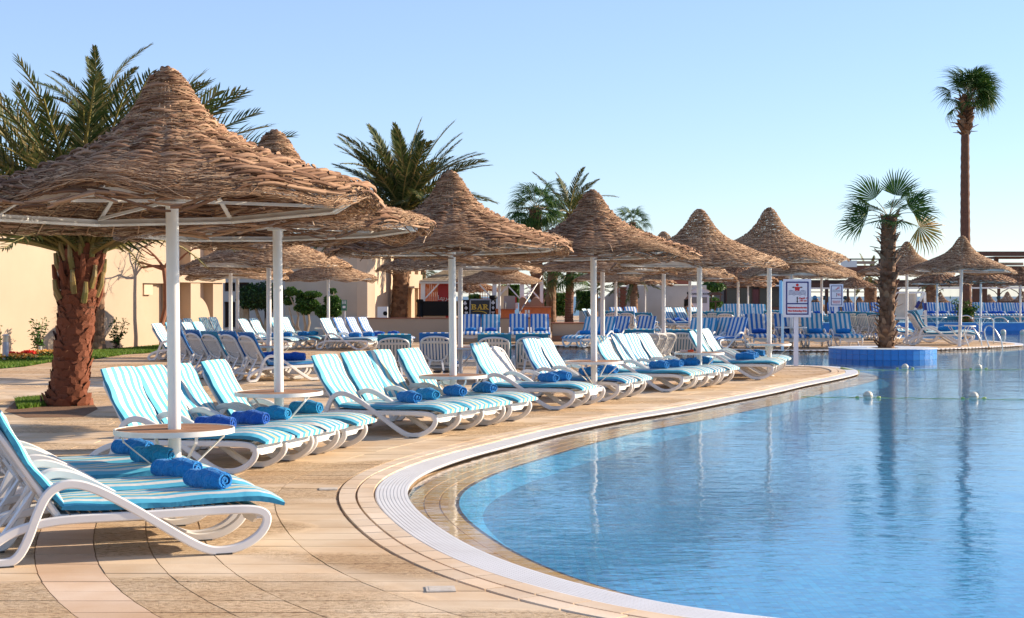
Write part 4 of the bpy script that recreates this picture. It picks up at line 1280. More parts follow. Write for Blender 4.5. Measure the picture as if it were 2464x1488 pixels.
def palm_trunk(root, path, r0, r1, mat, mode='rings', seed=0, boots=0, bs=.1, flare=1.4):
    rs = random.Random(seed); mb = MB(); n = len(path)
    P = []; RR = []
    sub = 5
    for i in range(n - 1):
        for k in range(sub):
            t = (i + k / sub) / (n - 1); p = path[i].lerp(path[i + 1], k / sub)
            r = r0 + (r1 - r0) * t
            if t < .12: r *= 1 + (flare - 1) * (1 - t / .12) ** 2
            P.append(p); RR.append(r * (.93 + .07 * ((i * sub + k) % 2) + rs.uniform(-.02, .02)))
    P.append(path[-1]); RR.append(r1)
    mb.tube(P, RR, 14)
    tr = mb.build('trunk', mat, root)
    if boots:
        def at(t):
            f = t * (n - 1); i = min(int(f), n - 2); return path[i].lerp(path[i + 1], f - i)
        rest = MB()
        for j in range(boots):
            t = (j + .5) / boots
            a = j * 2.399963; p = at(t); r = r0 + (r1 - r0) * t
            if t < .12: r *= 1 + (flare - 1) * (1 - t / .12) ** 2
            s = bs * rs.uniform(.8, 1.2)
            if mode == 'single':
                o = link('leaf_base', BOOTM, tr)
                o.location = (p.x + (r - .02) * math.cos(a), p.y + (r - .02) * math.sin(a), p.z - .02)
                o.rotation_euler = (rs.uniform(-.15, .35) if t < .7 else rs.uniform(-.3, .05), 0, a - PI / 2)
                hs = s * (1.0 if t < .72 else rs.uniform(1.3, 2.1))
                o.scale = (s * 1.25, s * .9, hs * .95)
            else:
                M = Matrix.Translation((p.x + (r - .02) * math.cos(a), p.y + (r - .02) * math.sin(a), p.z)) @ Matrix.Rotation(a - PI / 2, 4, 'Z') @ Matrix.Rotation(rs.uniform(-.1, .6), 4, 'X') @ Matrix.Diagonal((s * 1.1, s, s * 1.1, 1))
                rest.add([M @ v.co for v in BOOTM.vertices], [tuple(q.vertices) for q in BOOTM.polygons])
        if rest.v:
            o = rest.build('leaf_bases', mat, tr); o['kind'] = 'stuff'
    return tr
def crown(root, c, L, n, seed, pitch=(-35, 80), meshes=FR, wind=None, name='frond', bias=0.0):
    rs = random.Random(seed)
    for i in range(n):
        t = i / (n - 1)
        a = i * 2.399963 + rs.uniform(-.2, .2)
        el = R(pitch[1] + (pitch[0] - pitch[1]) * (t ** .85) + rs.uniform(-8, 8))
        k = min(len(meshes) - 1, int((.2 + .8 * t) * len(meshes)) ) if rs.random() < .5 else rs.randrange(len(meshes))
        o = link(name, meshes[k], root)
        d = Vector((math.cos(a) * math.cos(el), math.sin(a) * math.cos(el), math.sin(el)))
        if wind: d = (d + Vector(wind) * rs.uniform(.5, 1.1)).normalized()
        X = d; Y = Vector((-math.sin(a), math.cos(a), 0)); Y = (Y - X * Y.dot(X)).normalized(); Z = X.cross(Y)
        if Z.z < 0: Y = -Y; Z = -Z
        roll = Matrix.Rotation(rs.uniform(-.5, .5), 4, 'X')
        s = L * rs.uniform(.82, 1.08)
        M = Matrix(((X.x, Y.x, Z.x, 0), (X.y, Y.y, Z.y, 0), (X.z, Y.z, Z.z, 0), (0, 0, 0, 1)))
        o.matrix_basis = Matrix.Translation(Vector(c) + d * .05 + Vector((0, 0, -.25 * t * L * .1))) @ M @ roll @ Matrix.Diagonal((s, s, s, 1))
def date_palm(label, base, top, r0, r1, L, n, seed, boots=120, mode='joined', bs=.12, bark=BOOT2, pitch=(-30, 82), meshes=FR, bow=(0, 0), flare=1.4, group='palms of the garden'):
    t = thing('date_palm', label, 'palm tree', base, 0, group)
    tp = Vector(top) - Vector(base)
    palm_trunk(t, trunk_path((0, 0, -.05), tp, bow=bow), r0, r1, bark, mode, seed, boots, bs, flare)
    crown(t, tp, L, n, seed, pitch, meshes)
    return t
def fan_leaf(seed, nseg=30, span=215, pet=.75, R0=.78, mat=None, droop=1.0):
    rs = random.Random(seed); mb = MB()
    Pp = [Vector((pet * k / 5, 0, .05 * math.sin(k / 5 * PI))) for k in range(6)]
    mb.tube(Pp, [.014 - .0012 * k for k in range(6)], 5, cap=False, mi=1)
    c = Vector((pet, 0, 0))
    for i in range(nseg):
        a = R(-span / 2 + span * i / (nseg - 1)); da = R(span / nseg) * .52
        l = R0 * (1 - .28 * (abs(a) / R(span / 2)) ** 2) * rs.uniform(.9, 1.06)
        fold = .02 * (1 if i % 2 else -1)
        def q(rad, ang, z): return c + Vector((rad * math.cos(ang), rad * math.sin(ang), z))
        dr = rs.uniform(.10, .34) * droop
        r1, r2 = l * .5, l * .8
        h1 = -.04 * l + fold - .10 * abs(math.sin(a)) ** 2 * l; h2 = -dr * .4 * l - .16 * l * abs(math.sin(a)) ** 2; h3 = -dr * l * 1.25 - .2 * l * abs(math.sin(a)) ** 2
        mb.add([q(.02, a - da, 0), q(.02, a + da, 0), q(r1, a + da, h1), q(r1, a - da, h1 - fold * .8), q(r2, a + da * .35, h2), q(r2, a - da * .35, h2), q(l, a, h3)],
               [(0, 1, 2, 3), (3, 2, 4, 5), (5, 4, 6)], 0)
    return mb.mesh('fan_leaf', [mat or FANG, STALK])
FL = [fan_leaf(i) for i in range(4)]
FLD = fan_leaf(9, mat=FANO)
FLP = [fan_leaf(i + 50, droop=.9, span=150, nseg=24, pet=.62, R0=.82) for i in range(3)]
FLW = [fan_leaf(i + 30, droop=2.3) for i in range(3)]
def fan_palm(label, base, top, r0, r1, L, n, seed, pitch=(-50, 75), wind=None, boots=60, bs=.12, bark=TRUNKB, skirt=0, flare=1.3, explicit=None, bow=(0, 0), boot_from=0.0, leaves=None):
    t = thing('fan_palm', label, 'palm tree', base, 0, 'palms of the garden')
    tp = Vector(top) - Vector(base)
    path = trunk_path((0, 0, -.05), tp, bow=bow)
    tr = palm_trunk(t, path, r0, r1, bark, 'joined', seed, 0, bs, flare)
    rs = random.Random(seed); rest = MB()
    for j in range(boots):
        tt = boot_from + (1 - boot_from) * (j + .5) / boots; f = tt * (len(path) - 1); i = min(int(f), len(path) - 2); p = path[i].lerp(path[i + 1], f - i)
        a = j * 2.399963; r = r0 + (r1 - r0) * tt; s = bs * rs.uniform(.7, 1.3)
        M = Matrix.Translation((p.x + (r - .03) * math.cos(a), p.y + (r - .03) * math.sin(a), p.z)) @ Matrix.Rotation(a - PI / 2, 4, 'Z') @ Matrix.Rotation(rs.uniform(-1.5, .1), 4, 'X') @ Matrix.Diagonal((s * .7, s * .6, s * 1.5, 1))
        rest.add([M @ v.co for v in BOOTM.vertices], [tuple(q.vertices) for q in BOOTM.polygons])
    if rest.v:
        o = rest.build('leaf_bases', BOOT2, tr); o['kind'] = 'stuff'
    if explicit:
        for (az, el, s, dry, roll) in explicit:
            o = link('fan_leaf', FLD if dry else (leaves or FL)[rs.randrange(3)], t)
            o.matrix_basis = Matrix.Translation(tp) @ Matrix.Rotation(R(az), 4, 'Z') @ Matrix.Rotation(-R(el), 4, 'Y') @ Matrix.Rotation(R(roll), 4, 'X') @ Matrix.Diagonal((s, s, s, 1))
    else: crown(t, tp, L, n, seed, pitch, FLW, wind, name='fan_leaf')
    return t
def P3(x, d, z=0.0): return (XD(x, d), d, z)

# big date palm at the left
bx_, by_ = G(160, 975)
date_palm('big date palm with rusty scaled trunk at the left, behind the frontmost parasol', (bx_, by_, 0), (bx_ + .26, by_, 2.22), .26, .24, 3.15, 130, 3, boots=290, mode='single', bs=.155, bark=FIBRE, pitch=(20, 68), flare=1.5, meshes=FRN)
bp = [o for o in C.objects if o.get('label', '').startswith('big date palm')][0]
rs_ = random.Random(5)
for az, el, s in ((4, 52, 3.3), (-8, 43, 3.45), (10, 35, 3.3), (-20, 46, 3.3), (18, 60, 3.2), (-4, 18, 3.3), (30, 40, 3.2), (172, 48, 3.1), (196, 34, 3.2), (184, 20, 3.2)):
    o = link('frond', FRN[rs_.randrange(5)], bp)
    o.matrix_basis = Matrix.Translation((.26, 0, 2.25)) @ Matrix.Rotation(R(az), 4, 'Z') @ Matrix.Rotation(-R(el), 4, 'Y') @ Matrix.Rotation(R(rs_.uniform(40, 85) * rs_.choice((-1, 1))), 4, 'X') @ Matrix.Diagonal((s, s, s, 1))
mb = MB()
for k in range(1700):
    a = rs_.uniform(0, 6.28); z = rs_.uniform(.05, 2.25); z = z if z > 1.2 or rs_.random() < .35 else rs_.uniform(1.2, 2.25)
    rr_ = .27 + (.12 * max(0, 1 - z / .35)); cx_ = .28 * z / 2.6
    p = Vector((cx_ + rr_ * math.cos(a), rr_ * math.sin(a), z)); dv = Vector((math.cos(a), math.sin(a), rs_.uniform(-.6, .9))).normalized() * rs_.uniform(.05, .17)
    t_ = Vector((-math.sin(a), math.cos(a), 0)) * .0035; mb.add([p - t_, p + t_, p + dv + Vector((0, 0, -.02))], [(0, 1, 2)])
o = mb.build('trunk_fibres', BOOT, bp); o['kind'] = 'stuff'
for k in range(30):
    a = k * 2.4 + .5; z = 1.45 + .80 * k / 30; rr_ = .26; cx_ = .28 * z / 2.6
    mb = MB(); p = Vector((cx_ + rr_ * math.cos(a), rr_ * math.sin(a), z)); q = p + Vector((math.cos(a) * .10, math.sin(a) * .10, .26 + .12 * rs_.random()))
    mb.tube([p, p.lerp(q, .5) + Vector((math.cos(a), math.sin(a), 0)) * .03, q], [.05, .042, .030], 6); mb.build('cut_stalk', STALK if k % 3 else BOOT, bp)
# stalks between trunk and crown (cut petioles)
date_palm('slimmer taller date palm right behind the big one at the left', P3(232, 47), P3(240, 47, 6.4), .22, .2, 2.6, 36, 11, boots=140, bs=.13, pitch=(-40, 85), bark=BOOT2)
# palms at the building corner
date_palm('broad date palm rising above the low wall by the sand coloured building', P3(958, 63), P3(972, 63, 4.9), .33, .30, 3.8, 100, 5, boots=170, bs=.16, pitch=(-22, 84), bark=BOOT2)
date_palm('thinner date palm trunk leaning left beside the broad one', P3(945, 64.5), P3(925, 64.5, 4.6), .22, .20, 2.6, 18, 15, boots=110, bs=.13, pitch=(5, 70), bark=BOOT2)
fan_palm('fan palm with shaggy rust trunk top between the third and fourth parasols', P3(1296, 70), P3(1287, 70, 5.35), .30, .26, .95, 34, 21, pitch=(-45, 60), boots=90, bs=.2)
date_palm('date palm with bent trunk beside the orange counter', P3(1328, 72), P3(1372, 72, 5.2), .24, .2, 2.3, 32, 22, boots=70, bs=.13, bow=(-.35, 0), meshes=FR)
fan_palm('small dark palm right of the bent trunk, by the clipped hedge', P3(1368, 70), P3(1372, 70, 2.7), .2, .18, .9, 22, 24, pitch=(-40, 60), boots=40)
date_palm('young date palm sprouting behind the clipped hedge near the bar', P3(1317, 86), P3(1317, 86, 1.9), .16, .14, 1.5, 22, 25, boots=20, meshes=FRLO)
fan_palm('distant fan palm whose top shows above the fourth and fifth parasols', P3(1522, 98), P3(1522, 98, 6.0), .25, .2, .85, 22, 27, pitch=(-40, 70), boots=20)
date_palm('dark small palm left of the long white wall', P3(1432, 78), P3(1432, 78, 1.9), .16, .14, 1.7, 22, 28, boots=20, meshes=FRLO, pitch=(-10, 80))
date_palm('slim palm before the left end of the long white wall', P3(1527, 77), P3(1524, 77, 2.3), .2, .18, 1.4, 16, 29, boots=50, meshes=FRLO)
date_palm('palm top peeping over the brown terrace roof', P3(2090, 128), P3(2090, 128, 3.0), .3, .28, 1.9, 24, 30, boots=20, meshes=FRLO)
date_palm('rusty palm trunk standing under the terrace roof by the sea', P3(2093, 104), P3(2095, 104, 2.2), .38, .42, .9, 14, 31, boots=60, bs=.16, meshes=FRLO, pitch=(10, 70))
date_palm('thick rusty palm trunk left of the tall palm', P3(2243, 108), P3(2240, 108, 2.4), .35, .4, 1.1, 14, 32, boots=60, bs=.18, meshes=FRLO, pitch=(-30, 50))
date_palm('distant palm tuft left of the bar tent', P3(1018, 92), P3(1018, 92, 3.0), .2, .18, 1.6, 20, 33, boots=16, meshes=FRLO)
# palm on the planter in the pool
fan_palm('fan palm with shaggy trunk growing from the round planter in the pool', (PX + .1, PY, .2), (PX + .16, PY, 3.62), .205, .20, .9, 0, 41, boots=210, bs=.165, flare=1.15, bark=BOOT2,
         explicit=[(178, 54, 1.0, 0, 48), (183, 20, .95, 0, -28), (176, -8, 1.05, 0, 34), (4, 74, .98, 0, 62), (0, 36, .98, 0, -30), (350, 12, 1.0, 0, 25), (2, -16, 1.1, 1, 62),
                   (262, 8, .6, 0, 0), (300, 30, .6, 0, 20), (120, 30, .7, 0, 0), (60, 40, .7, 0, 0), (180, 36, .9, 0, -10), (2, 56, .9, 0, 10), (355, 26, .92, 0, 62), (186, 6, .92, 0, 60), (240, -6, .8, 0, 0), (285, -10, .8, 0, 0)], leaves=FLP)
# very tall wind-blown palm
fan_palm('very tall thin fan palm at the right with wind blown crown', P3(2326, 92), P3(2322, 92, 12.7), .33, .22, 1.4, 46, 43, pitch=(-25, 85), wind=(.85, -.1, .35), boots=120, bs=.34, bow=(-.05, 0), boot_from=.84, flare=1.5)

# ---- clipped shrubs, hedges, loose plants
def leaf_cloud(blobs, n, size, seed, shell=.65):
    rs = np.random.RandomState(seed)
    vol = np.array([b[3] * b[4] * b[5] for b in blobs]) ** .67; cnt = (vol / vol.sum() * n).astype(int)
    V = []; 
    for b, k in zip(blobs, cnt):
        d = rs.normal(size=(k, 3)); d /= np.linalg.norm(d, axis=1, keepdims=True)
        r = rs.uniform(shell, 1.03, (k, 1)) + .05 * np.sin(d[:, :1] * 9 + d[:, 2:] * 7)
        p = d * r * np.array(b[3:6]) + np.array(b[:3])
        a = rs.normal(size=(k, 3)); a /= np.linalg.norm(a, axis=1, keepdims=True)
        c = np.cross(a, rs.normal(size=(k, 3))); c /= np.linalg.norm(c, axis=1, keepdims=True)
        s = size * rs.uniform(.6, 1.3, (k, 1))
        V.append(np.stack([p - a * s, p + c * s * .5, p + a * s, p - c * s * .5], 1))
    V = np.concatenate(V).reshape(-1, 3); Q = np.arange(len(V)).reshape(-1, 4)
    return V, Q
def box_cloud(c, h, n, size, seed):
    rs = np.random.RandomState(seed)
    p = rs.uniform(-1, 1, (n, 3)); ax = rs.randint(0, 3, n); sg = np.where(rs.rand(n) < .5, -1, 1)
    p[np.arange(n), ax] = sg * rs.uniform(.86, 1.05, n)
    p = np.sign(p) * np.abs(p) ** .9
    p = p * np.array(h) + np.array(c)
    a = rs.normal(size=(n, 3)); a /= np.linalg.norm(a, axis=1, keepdims=True); b = np.cross(a, rs.normal(size=(n, 3))); b /= np.linalg.norm(b, axis=1, keepdims=True)
    s = size * rs.uniform(.6, 1.3, (n, 1))
    V = np.stack([p - a * s, p + b * s * .5, p + a * s, p - b * s * .5], 1).reshape(-1, 3)
    return V, np.arange(len(V)).reshape(-1, 4)
def plant(name, label, cat, loc, V, Q, mat, stems=None, smat=TRUNKB, core=None, part='foliage'):
    t = thing(name, label, cat, loc)
    link(part, np_mesh(part, V, Q, mat), t)
    if stems:
        for st in stems:
            mb = MB(); mb.tube([Vector(p) for p in st[0]], st[1], 6); mb.build('stem', smat, t, 'auto')
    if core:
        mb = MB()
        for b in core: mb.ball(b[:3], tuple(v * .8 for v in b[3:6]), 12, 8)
        mb.build('shade_core', simple('inner_shade_leaf', (.012, .03, .008), rough=.9), t, True)  # solid dark core, shade inside the crown put into its colour
    return t
def blobsD(lst, d, x0):
    k = FPX / d
    return [((x - x0) / k, rnd.uniform(-.15, .15), ZD(y, d), w / k, max(w, h) / k * .8, h / k) for x, y, w, h in lst]
# round topped clipped tree
b = blobsD([(630, 714, 54, 34), (600, 715, 30, 30), (662, 712, 28, 32)], 60, 632)
V, Q = leaf_cloud(b, 5200, .06, 1)
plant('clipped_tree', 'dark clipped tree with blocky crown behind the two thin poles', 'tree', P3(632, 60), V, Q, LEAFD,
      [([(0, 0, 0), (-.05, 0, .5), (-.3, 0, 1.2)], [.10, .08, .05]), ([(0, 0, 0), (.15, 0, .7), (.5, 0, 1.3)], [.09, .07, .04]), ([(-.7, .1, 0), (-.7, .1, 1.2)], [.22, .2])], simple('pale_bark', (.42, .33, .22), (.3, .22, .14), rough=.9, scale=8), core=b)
b = blobsD([(701, 702, 16, 11), (694, 724, 12, 11), (725, 723, 14, 13), (752, 709, 24, 8), (745, 731, 22, 14), (720, 708, 10, 9), (760, 738, 12, 13), (735, 748, 14, 10), (716, 742, 9, 8)], 58.5, 728)
V, Q = leaf_cloud(b, 5200, .05, 2)
PB = simple('pale_branch', (.45, .36, .25), (.32, .24, .16), rough=.9, scale=8)
plant('cloud_pruned_tree', 'cloud pruned tree with pale twisted stems left of the green sign', 'tree', P3(728, 58.5), V, Q, LEAFG,
      [([(0, 0, 0), (-.2, 0, .5), (-.15, 0, .9), (-.45, 0, 1.55)], [.06, .05, .04, .025]), ([(.05, 0, 0), (.1, 0, .5), (.0, 0, 1.1), (.1, 0, 1.5)], [.06, .05, .04, .02]), ([(.1, 0, 0), (.25, 0, .6), (.2, 0, 1.0), (.42, 0, 1.5)], [.05, .05, .035, .02]), ([(0, 0, 0), (-.35, 0, .6), (-.5, 0, 1.2)], [.05, .04, .02])], PB, core=b)
b = blobsD([(804, 738, 22, 26), (779, 750, 22, 16), (792, 722, 12, 12), (801, 701, 9, 7)], 57.8, 795)
V, Q = leaf_cloud(b, 4200, .05, 3)
plant('clipped_shrub', 'bright edged clipped shrub touching the green picture sign', 'shrub', P3(795, 57.8), V, Q, LEAFG, [([(-.2, 0, 0), (-.15, 0, .7), (0, 0, 1.2)], [.06, .05, .03]), ([(.1, 0, .8), (.12, 0, 1.75)], [.03, .015])], PB, core=b)
for (xa, xb, ya, yb, d, lab, nn) in [(1308, 1361, 708, 758, 74, 'square clipped hedge behind the bent palm trunk', 4200), (1208, 1248, 688, 726, 68, 'bright green clipped hedge behind the bar counter', 2600),
                                (1131, 1154, 712, 745, 70, 'low clipped hedge seen under the bar tent', 1500), (1389, 1424, 703, 745, 78, 'bushy hedge beside the dark small palm', 2400), (1485, 1515, 702, 755, 82, 'dark creeper on the left end of the white wall', 1400)]:
    k = FPX / d; w = (xb - xa) / k / 2; z1 = ZD(ya, d); z0 = max(0, ZD(yb, d)); h = (z1 - z0) / 2
    V, Q = box_cloud((0, 0, z0 + h), (w, .6, h), nn, .075, int(xa))
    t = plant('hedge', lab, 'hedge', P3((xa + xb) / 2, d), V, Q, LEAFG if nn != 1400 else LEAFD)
    mb = MB(); mb.box((0, 0, z0 + h), (w * 1.75, 1.0, h * 1.8)); mb.build('shade_core', simple('inner_shade_leaf', (.012, .03, .008), rough=.9), t)  # dark box core, the hedge's inner shade painted as a colour
V, Q = leaf_cloud([(0, 0, 1.45, .35, .35, .22)], 500, .07, 7)
plant('round_shrub', 'round topped little tree seen under the bar tent', 'shrub', P3(1143, 84), V, Q, LEAFG, [([(0, 0, 0), (0, 0, 1.4)], [.04, .03])], PB)
b = blobsD([(1716, 690, 30, 14), (1712, 730, 26, 14), (1700, 704, 14, 12)], 82, 1712)
V, Q = leaf_cloud(b, 2600, .08, 8)
plant('cloud_pruned_tree', 'cloud pruned tree right of the white changing booth', 'tree', P3(1712, 82), V, Q, LEAFG, [([(0, 0, 0), (-.1, 0, 1.0), (.1, 0, 2.0)], [.08, .06, .04])], TRUNKB, core=b)
# loose leafy plant helper
def leafy(label, x, d, w, h, n, seed, mat=LEAFG, name='leafy_shrub', ls=.07, cat='shrub', z0=0):
    rs = random.Random(seed); t = thing(name, label, cat, (XD(x, d), d, z0)); st = MB(); V = []
    for i in range(9):
        ax = rs.uniform(-w, w) * .7; az = h * rs.uniform(.5, 1)
        pts = [(rs.uniform(-.08, .08), rs.uniform(-.05, .05), 0), (ax * .4, rs.uniform(-.1, .1), az * .5), (ax, rs.uniform(-.15, .1), az)]
        st.tube(pts, [.012, .009, .004], 4)
        for j in range(n // 9):
            u = rs.uniform(.25, 1.05); p = Vector(pts[0]).lerp(Vector(pts[1]), u * 2) if u < .5 else Vector(pts[1]).lerp(Vector(pts[2]), u * 2 - 1)
            p += Vector((rs.gauss(0, w * .16), rs.gauss(0, .08), rs.gauss(0, h * .06)))
            a = Vector((rs.gauss(0, 1), rs.gauss(0, 1), rs.gauss(0, .6))).normalized(); c = a.cross(Vector((rs.gauss(0, 1), rs.gauss(0, 1), 1))).normalized(); s = ls * rs.uniform(.6, 1.3)
            V += [p - a * s, p + c * s * .35, p + a * s, p - c * s * .35]
    V = np.array([tuple(v) for v in V]); link('foliage', np_mesh('foliage', V, np.arange(len(V)).reshape(-1, 4), mat), t); st.build('stems', TRUNKB, t)
    return t
leafy('leafy climbing plant against the wall between the bollards at the left', 96, 44.6, .34, .95, 240, 1)
leafy('leafy wall plant between the second palm trunk and the bare tree', 280, 47.5, .42, .90, 220, 2)
leafy('sprig of leaves at the left edge of the wall', -4, 43.0, .2, .75, 110, 3)
leafy('low bush around the foot of the tall thin palm', 2325, 89, 1.1, 1.15, 900, 4, ls=.10, z0=.2)
leafy('spiky little plant at the foot of the long white wall', 1505 + 0, 79, .2, .75, 120, 5, ls=.12)
leafy('sparse creeper before the white wall left of the booth', 1625, 80, .35, 1.0, 120, 6, ls=.08)
leafy('yellowing plant beside the white lamp box on the building', 900, 57.5, .3, .75, 120, 7, ls=.06)
# agave at the foot of the cloud pruned tree
t = thing('agave', 'spiky agave at the foot of the cloud pruned tree', 'agave', P3(700, 57.6))
mb = MB()
for i in range(26):
    a = i * 2.4; el = R(20 + (i * 37) % 60); L_ = .55
    d_ = Vector((math.cos(a) * math.cos(el), math.sin(a) * math.cos(el), math.sin(el))); s_ = Vector((-math.sin(a), math.cos(a), 0)) * .03
    mb.add([-s_, s_, d_ * L_ * .5 + s_, d_ * L_ * .5 - s_, d_ * L_], [(0, 1, 2, 3), (3, 2, 4)])
mb.build('leaves', LEAFD, t)
# bare tree
def bare_tree(label, base, seed):
    rs = random.Random(seed); t = thing('bare_tree', label, 'tree', base); tr = MB(); tw = MB()
    def branch(p, d, L, r, depth):
        pts = [p]; rr = [r]; q = Vector(p); dd = Vector(d)
        for i in range(4):
            dd = (dd + Vector((rs.gauss(0, .18), rs.gauss(0, .18), rs.gauss(0, .10) + (.03 if depth < 3 else -.02)))).normalized()
            q = q + dd * L / 4; pts.append(q.copy()); rr.append(r * (1 - .14 * (i + 1)))
        (tr if depth < 3 else tw).tube(pts, rr, 6 if depth < 3 else 4)
        if depth >= 5: return
        for k in range(3 if depth < 4 else 2):
            s = pts[rs.choice([2, 3, 4, 4])]
            nd = (dd + Vector((rs.gauss(0, .75), rs.gauss(0, .6), rs.gauss(0, .32)))).normalized()
            if depth < 3: nd.z = abs(nd.z) * .5
            branch(s, nd, L * rs.uniform(.6, .85), r * .55, depth + 1)
    tp = [Vector(p) for p in ((0, 0, 0), (-.05, 0, .15), (-.1, 0, .6), (.06, 0, 1.2), (.06, 0, 2.0), (.0, 0, 2.5))]
    tr.tube(tp, [.17, .10, .085, .08, .075, .07], 9)
    for dx, dz, L_ in ((-1, .25, 1.2), (.9, .3, 1.25), (-.3, .8, .9), (.4, .7, 1.0), (-.8, .05, 1.3)):
        branch(tp[-1] + Vector((0, 0, rs.uniform(-.15, .05))), Vector((dx, rs.uniform(-.4, .4), dz)).normalized(), L_, .05, 1)
    m = simple('red_brown_bark', (.30, .12, .06), (.20, .075, .04), rough=.85, scale=9)
    tr.build('trunk', m, t, 'auto'); tw.build('twigs', m, t)
bare_tree('leafless red brown tree before the cream wall left of the second pole', P3(394, 50.5), 4)

# ---- lawn, flowers, soil
def patch(pts, z, name, mat, label, parent=None, step=None):
    poly = [V2(p) for p in pts]
    o = link(name, sheet(poly, z, name, mat)); return o
lawn_pts = [G(-60, 858), G(40, 855), G(150, 848), G(300, 840), G(402, 831), G(406, 843), G(350, 850), G(300, 853), G(215, 866), G(118, 872), G(60, 882), G(-60, 892)]
lo = patch(lawn_pts, -.002, 'lawn', LAWN, ''); struct(lo, 'strip of green lawn along the cream building wall')
def grass(polys, n, h, seed, name, label, mat=GRASSM, w=.012):
    rs = np.random.RandomState(seed); P = []
    for (x0, x1, y0, y1, test) in polys:
        while len(P) < n:
            q = rs.uniform((x0, y0), (x1, y1), (4000, 2)); P += [p for p in q if test(p)]
    P = np.array(P[:n]); m = len(P)
    a = rs.uniform(0, 6.28, m); hh = h * rs.uniform(.5, 1.2, m); lean = rs.normal(0, .35, (m, 2)) * hh[:, None]
    s = np.stack([np.cos(a), np.sin(a)], 1) * w
    z0 = np.full(m, -.004)
    V = np.stack([np.column_stack([P - s, z0]), np.column_stack([P + s, z0]), np.column_stack([P + lean, hh])], 1).reshape(-1, 3)
    o = link(name, np_mesh(name, V, np.arange(len(V)).reshape(-1, 3), mat)); tag(o, label, name, kind='stuff'); return o
def inpoly(pts):
    def f(p):
        c = False; j = len(pts) - 1
        for i in range(len(pts)):
            if (pts[i][1] > p[1]) != (pts[j][1] > p[1]) and p[0] < (pts[j][0] - pts[i][0]) * (p[1] - pts[i][1]) / (pts[j][1] - pts[i][1]) + pts[i][0]: c = not c
            j = i
        return c
    return f
xs_ = [p[0] for p in lawn_pts]; ys_ = [p[1] for p in lawn_pts]
grass([(min(xs_), max(xs_), min(ys_), max(ys_), inpoly(lawn_pts))], 26000, .06, 1, 'grass', 'short green grass of the lawn strip by the wall', w=.02)
soil_pts = [G(35, 968), G(110, 958), G(215, 962), G(235, 985), G(200, 1004), G(60, 1006), G(10, 990)]
so = patch(soil_pts, .003, 'soil_bed', SOIL, ''); struct(so, 'reddish soil bed around the big date palm')
gp = [G(38, 966), G(108, 960), G(112, 978), G(42, 986)]
grass([(min(p[0] for p in gp), max(p[0] for p in gp), min(p[1] for p in gp), max(p[1] for p in gp), inpoly(gp))], 5000, .07, 2, 'grass', 'small tuft of grass beside the foot of the big date palm', w=.012)
# flower bed: red and orange blossoms
FRED = island('red_petal', [(0, (.55, .01, .01)), (1, (.75, .04, .02))], rough=.6); FOR = island('orange_petal', [(0, (.7, .22, .02)), (.5, (.8, .45, .05)), (1, (.75, .6, .3))], rough=.6)
fb = [G(-20, 862), G(125, 856), G(125, 866), G(-20, 876)]
V, Q = leaf_cloud([(0, 0, .05, .8, .25, .08)], 600, .035, 9)
for nm, lab, mt, xx, yy, w in (('red_flowers', 'red blossoms beside the first bollard', FRED, 30, 866, .28), ('red_flowers', 'red blossoms between small bollard and palm', FRED, 68, 862, .2),
                              ('orange_flowers', 'orange and yellow blossoms before the wall at the left', FOR, 105, 860, .5), ('orange_flowers', 'orange blossoms at the left edge behind the bollard', FOR, 46, 870, .5)):
    V, Q = leaf_cloud([(0, 0, .13, w, .2, .07)], 420, .03, int(xx)); px, py = G(xx, yy)
    t = thing(nm, lab, 'flowers', (px, py, 0)); o = link('blossoms', np_mesh('blossoms', V, Q, mt), t); o['kind'] = 'stuff'
    V, Q = leaf_cloud([(0, 0, .06, w, .22, .08)], 500, .04, int(xx) + 1); o = link('leaves', np_mesh('leaves', V, Q, LEAFG), t); o['kind'] = 'stuff'
# ================================================================ BUILDINGS
def bld(name, label, cat='building', loc=(0, 0, 0)): return thing(name, label, cat, loc)
def win(parent, x0, x1, z0, z1, y, mat=None, frame=None, dep=.12):
    """opening at the plane y (facing -Y): dark pane set back inside a frame"""
    f = MB(); t = .05
    for a, b in (((x0, z0), (x1, z0)), ((x0, z1), (x1, z1))): f.box(((a[0] + b[0]) / 2, y - .02, a[1]), (abs(b[0] - a[0]) + t, .08, t))
    for x in (x0, x1): f.box((x, y - .021, (z0 + z1) / 2), (t, .08, z1 - z0 - t))
    fo = f.build('window', frame or BROWNWOOD, parent)
    p = MB(); p.box(((x0 + x1) / 2, y + .0, (z0 + z1) / 2), (x1 - x0 - t, .02, z1 - z0 - t)); p.build('pane', mat or DARKGLASS, fo)
DARKGLASS = simple('dark_window_glass', (.015, .015, .02), rough=.08)
# --- left building: oblique cream wall
b1 = bld('cream_hotel_building', 'cream hotel wall with round cut recess and pillars behind the big date palm')
A_ = Vector((-19.5, 28.5, 0)); B_ = Vector((-11.05, 52, 0)); D_ = (B_ - A_).normalized(); NW = Vector((D_.y, -D_.x, 0))
E_ = B_ + D_ * 3.4
def onwall(t, off=0): return B_ + D_ * t + NW * off       # t metres past B
mb = MB()
def slab(mb, p, q, th, z0, z1, mi=None):
    d = (q - p).normalized(); n = Vector((d.y, -d.x, 0))
    P = [p, q, q - n * th, p - n * th]
    mb.add([(v.x, v.y, z0) for v in P] + [(v.x, v.y, z1) for v in P], [(0, 1, 2, 3), (7, 6, 5, 4), (0, 4, 5, 1), (1, 5, 6, 2), (2, 6, 7, 3), (3, 7, 4, 0)], mi)
slab(mb, A_, onwall(-1.45), .4, -.1, 4.3)
slab(mb, onwall(-1.45), onwall(0.0), .4, 1.98, 4.3)      # lintel over the recess
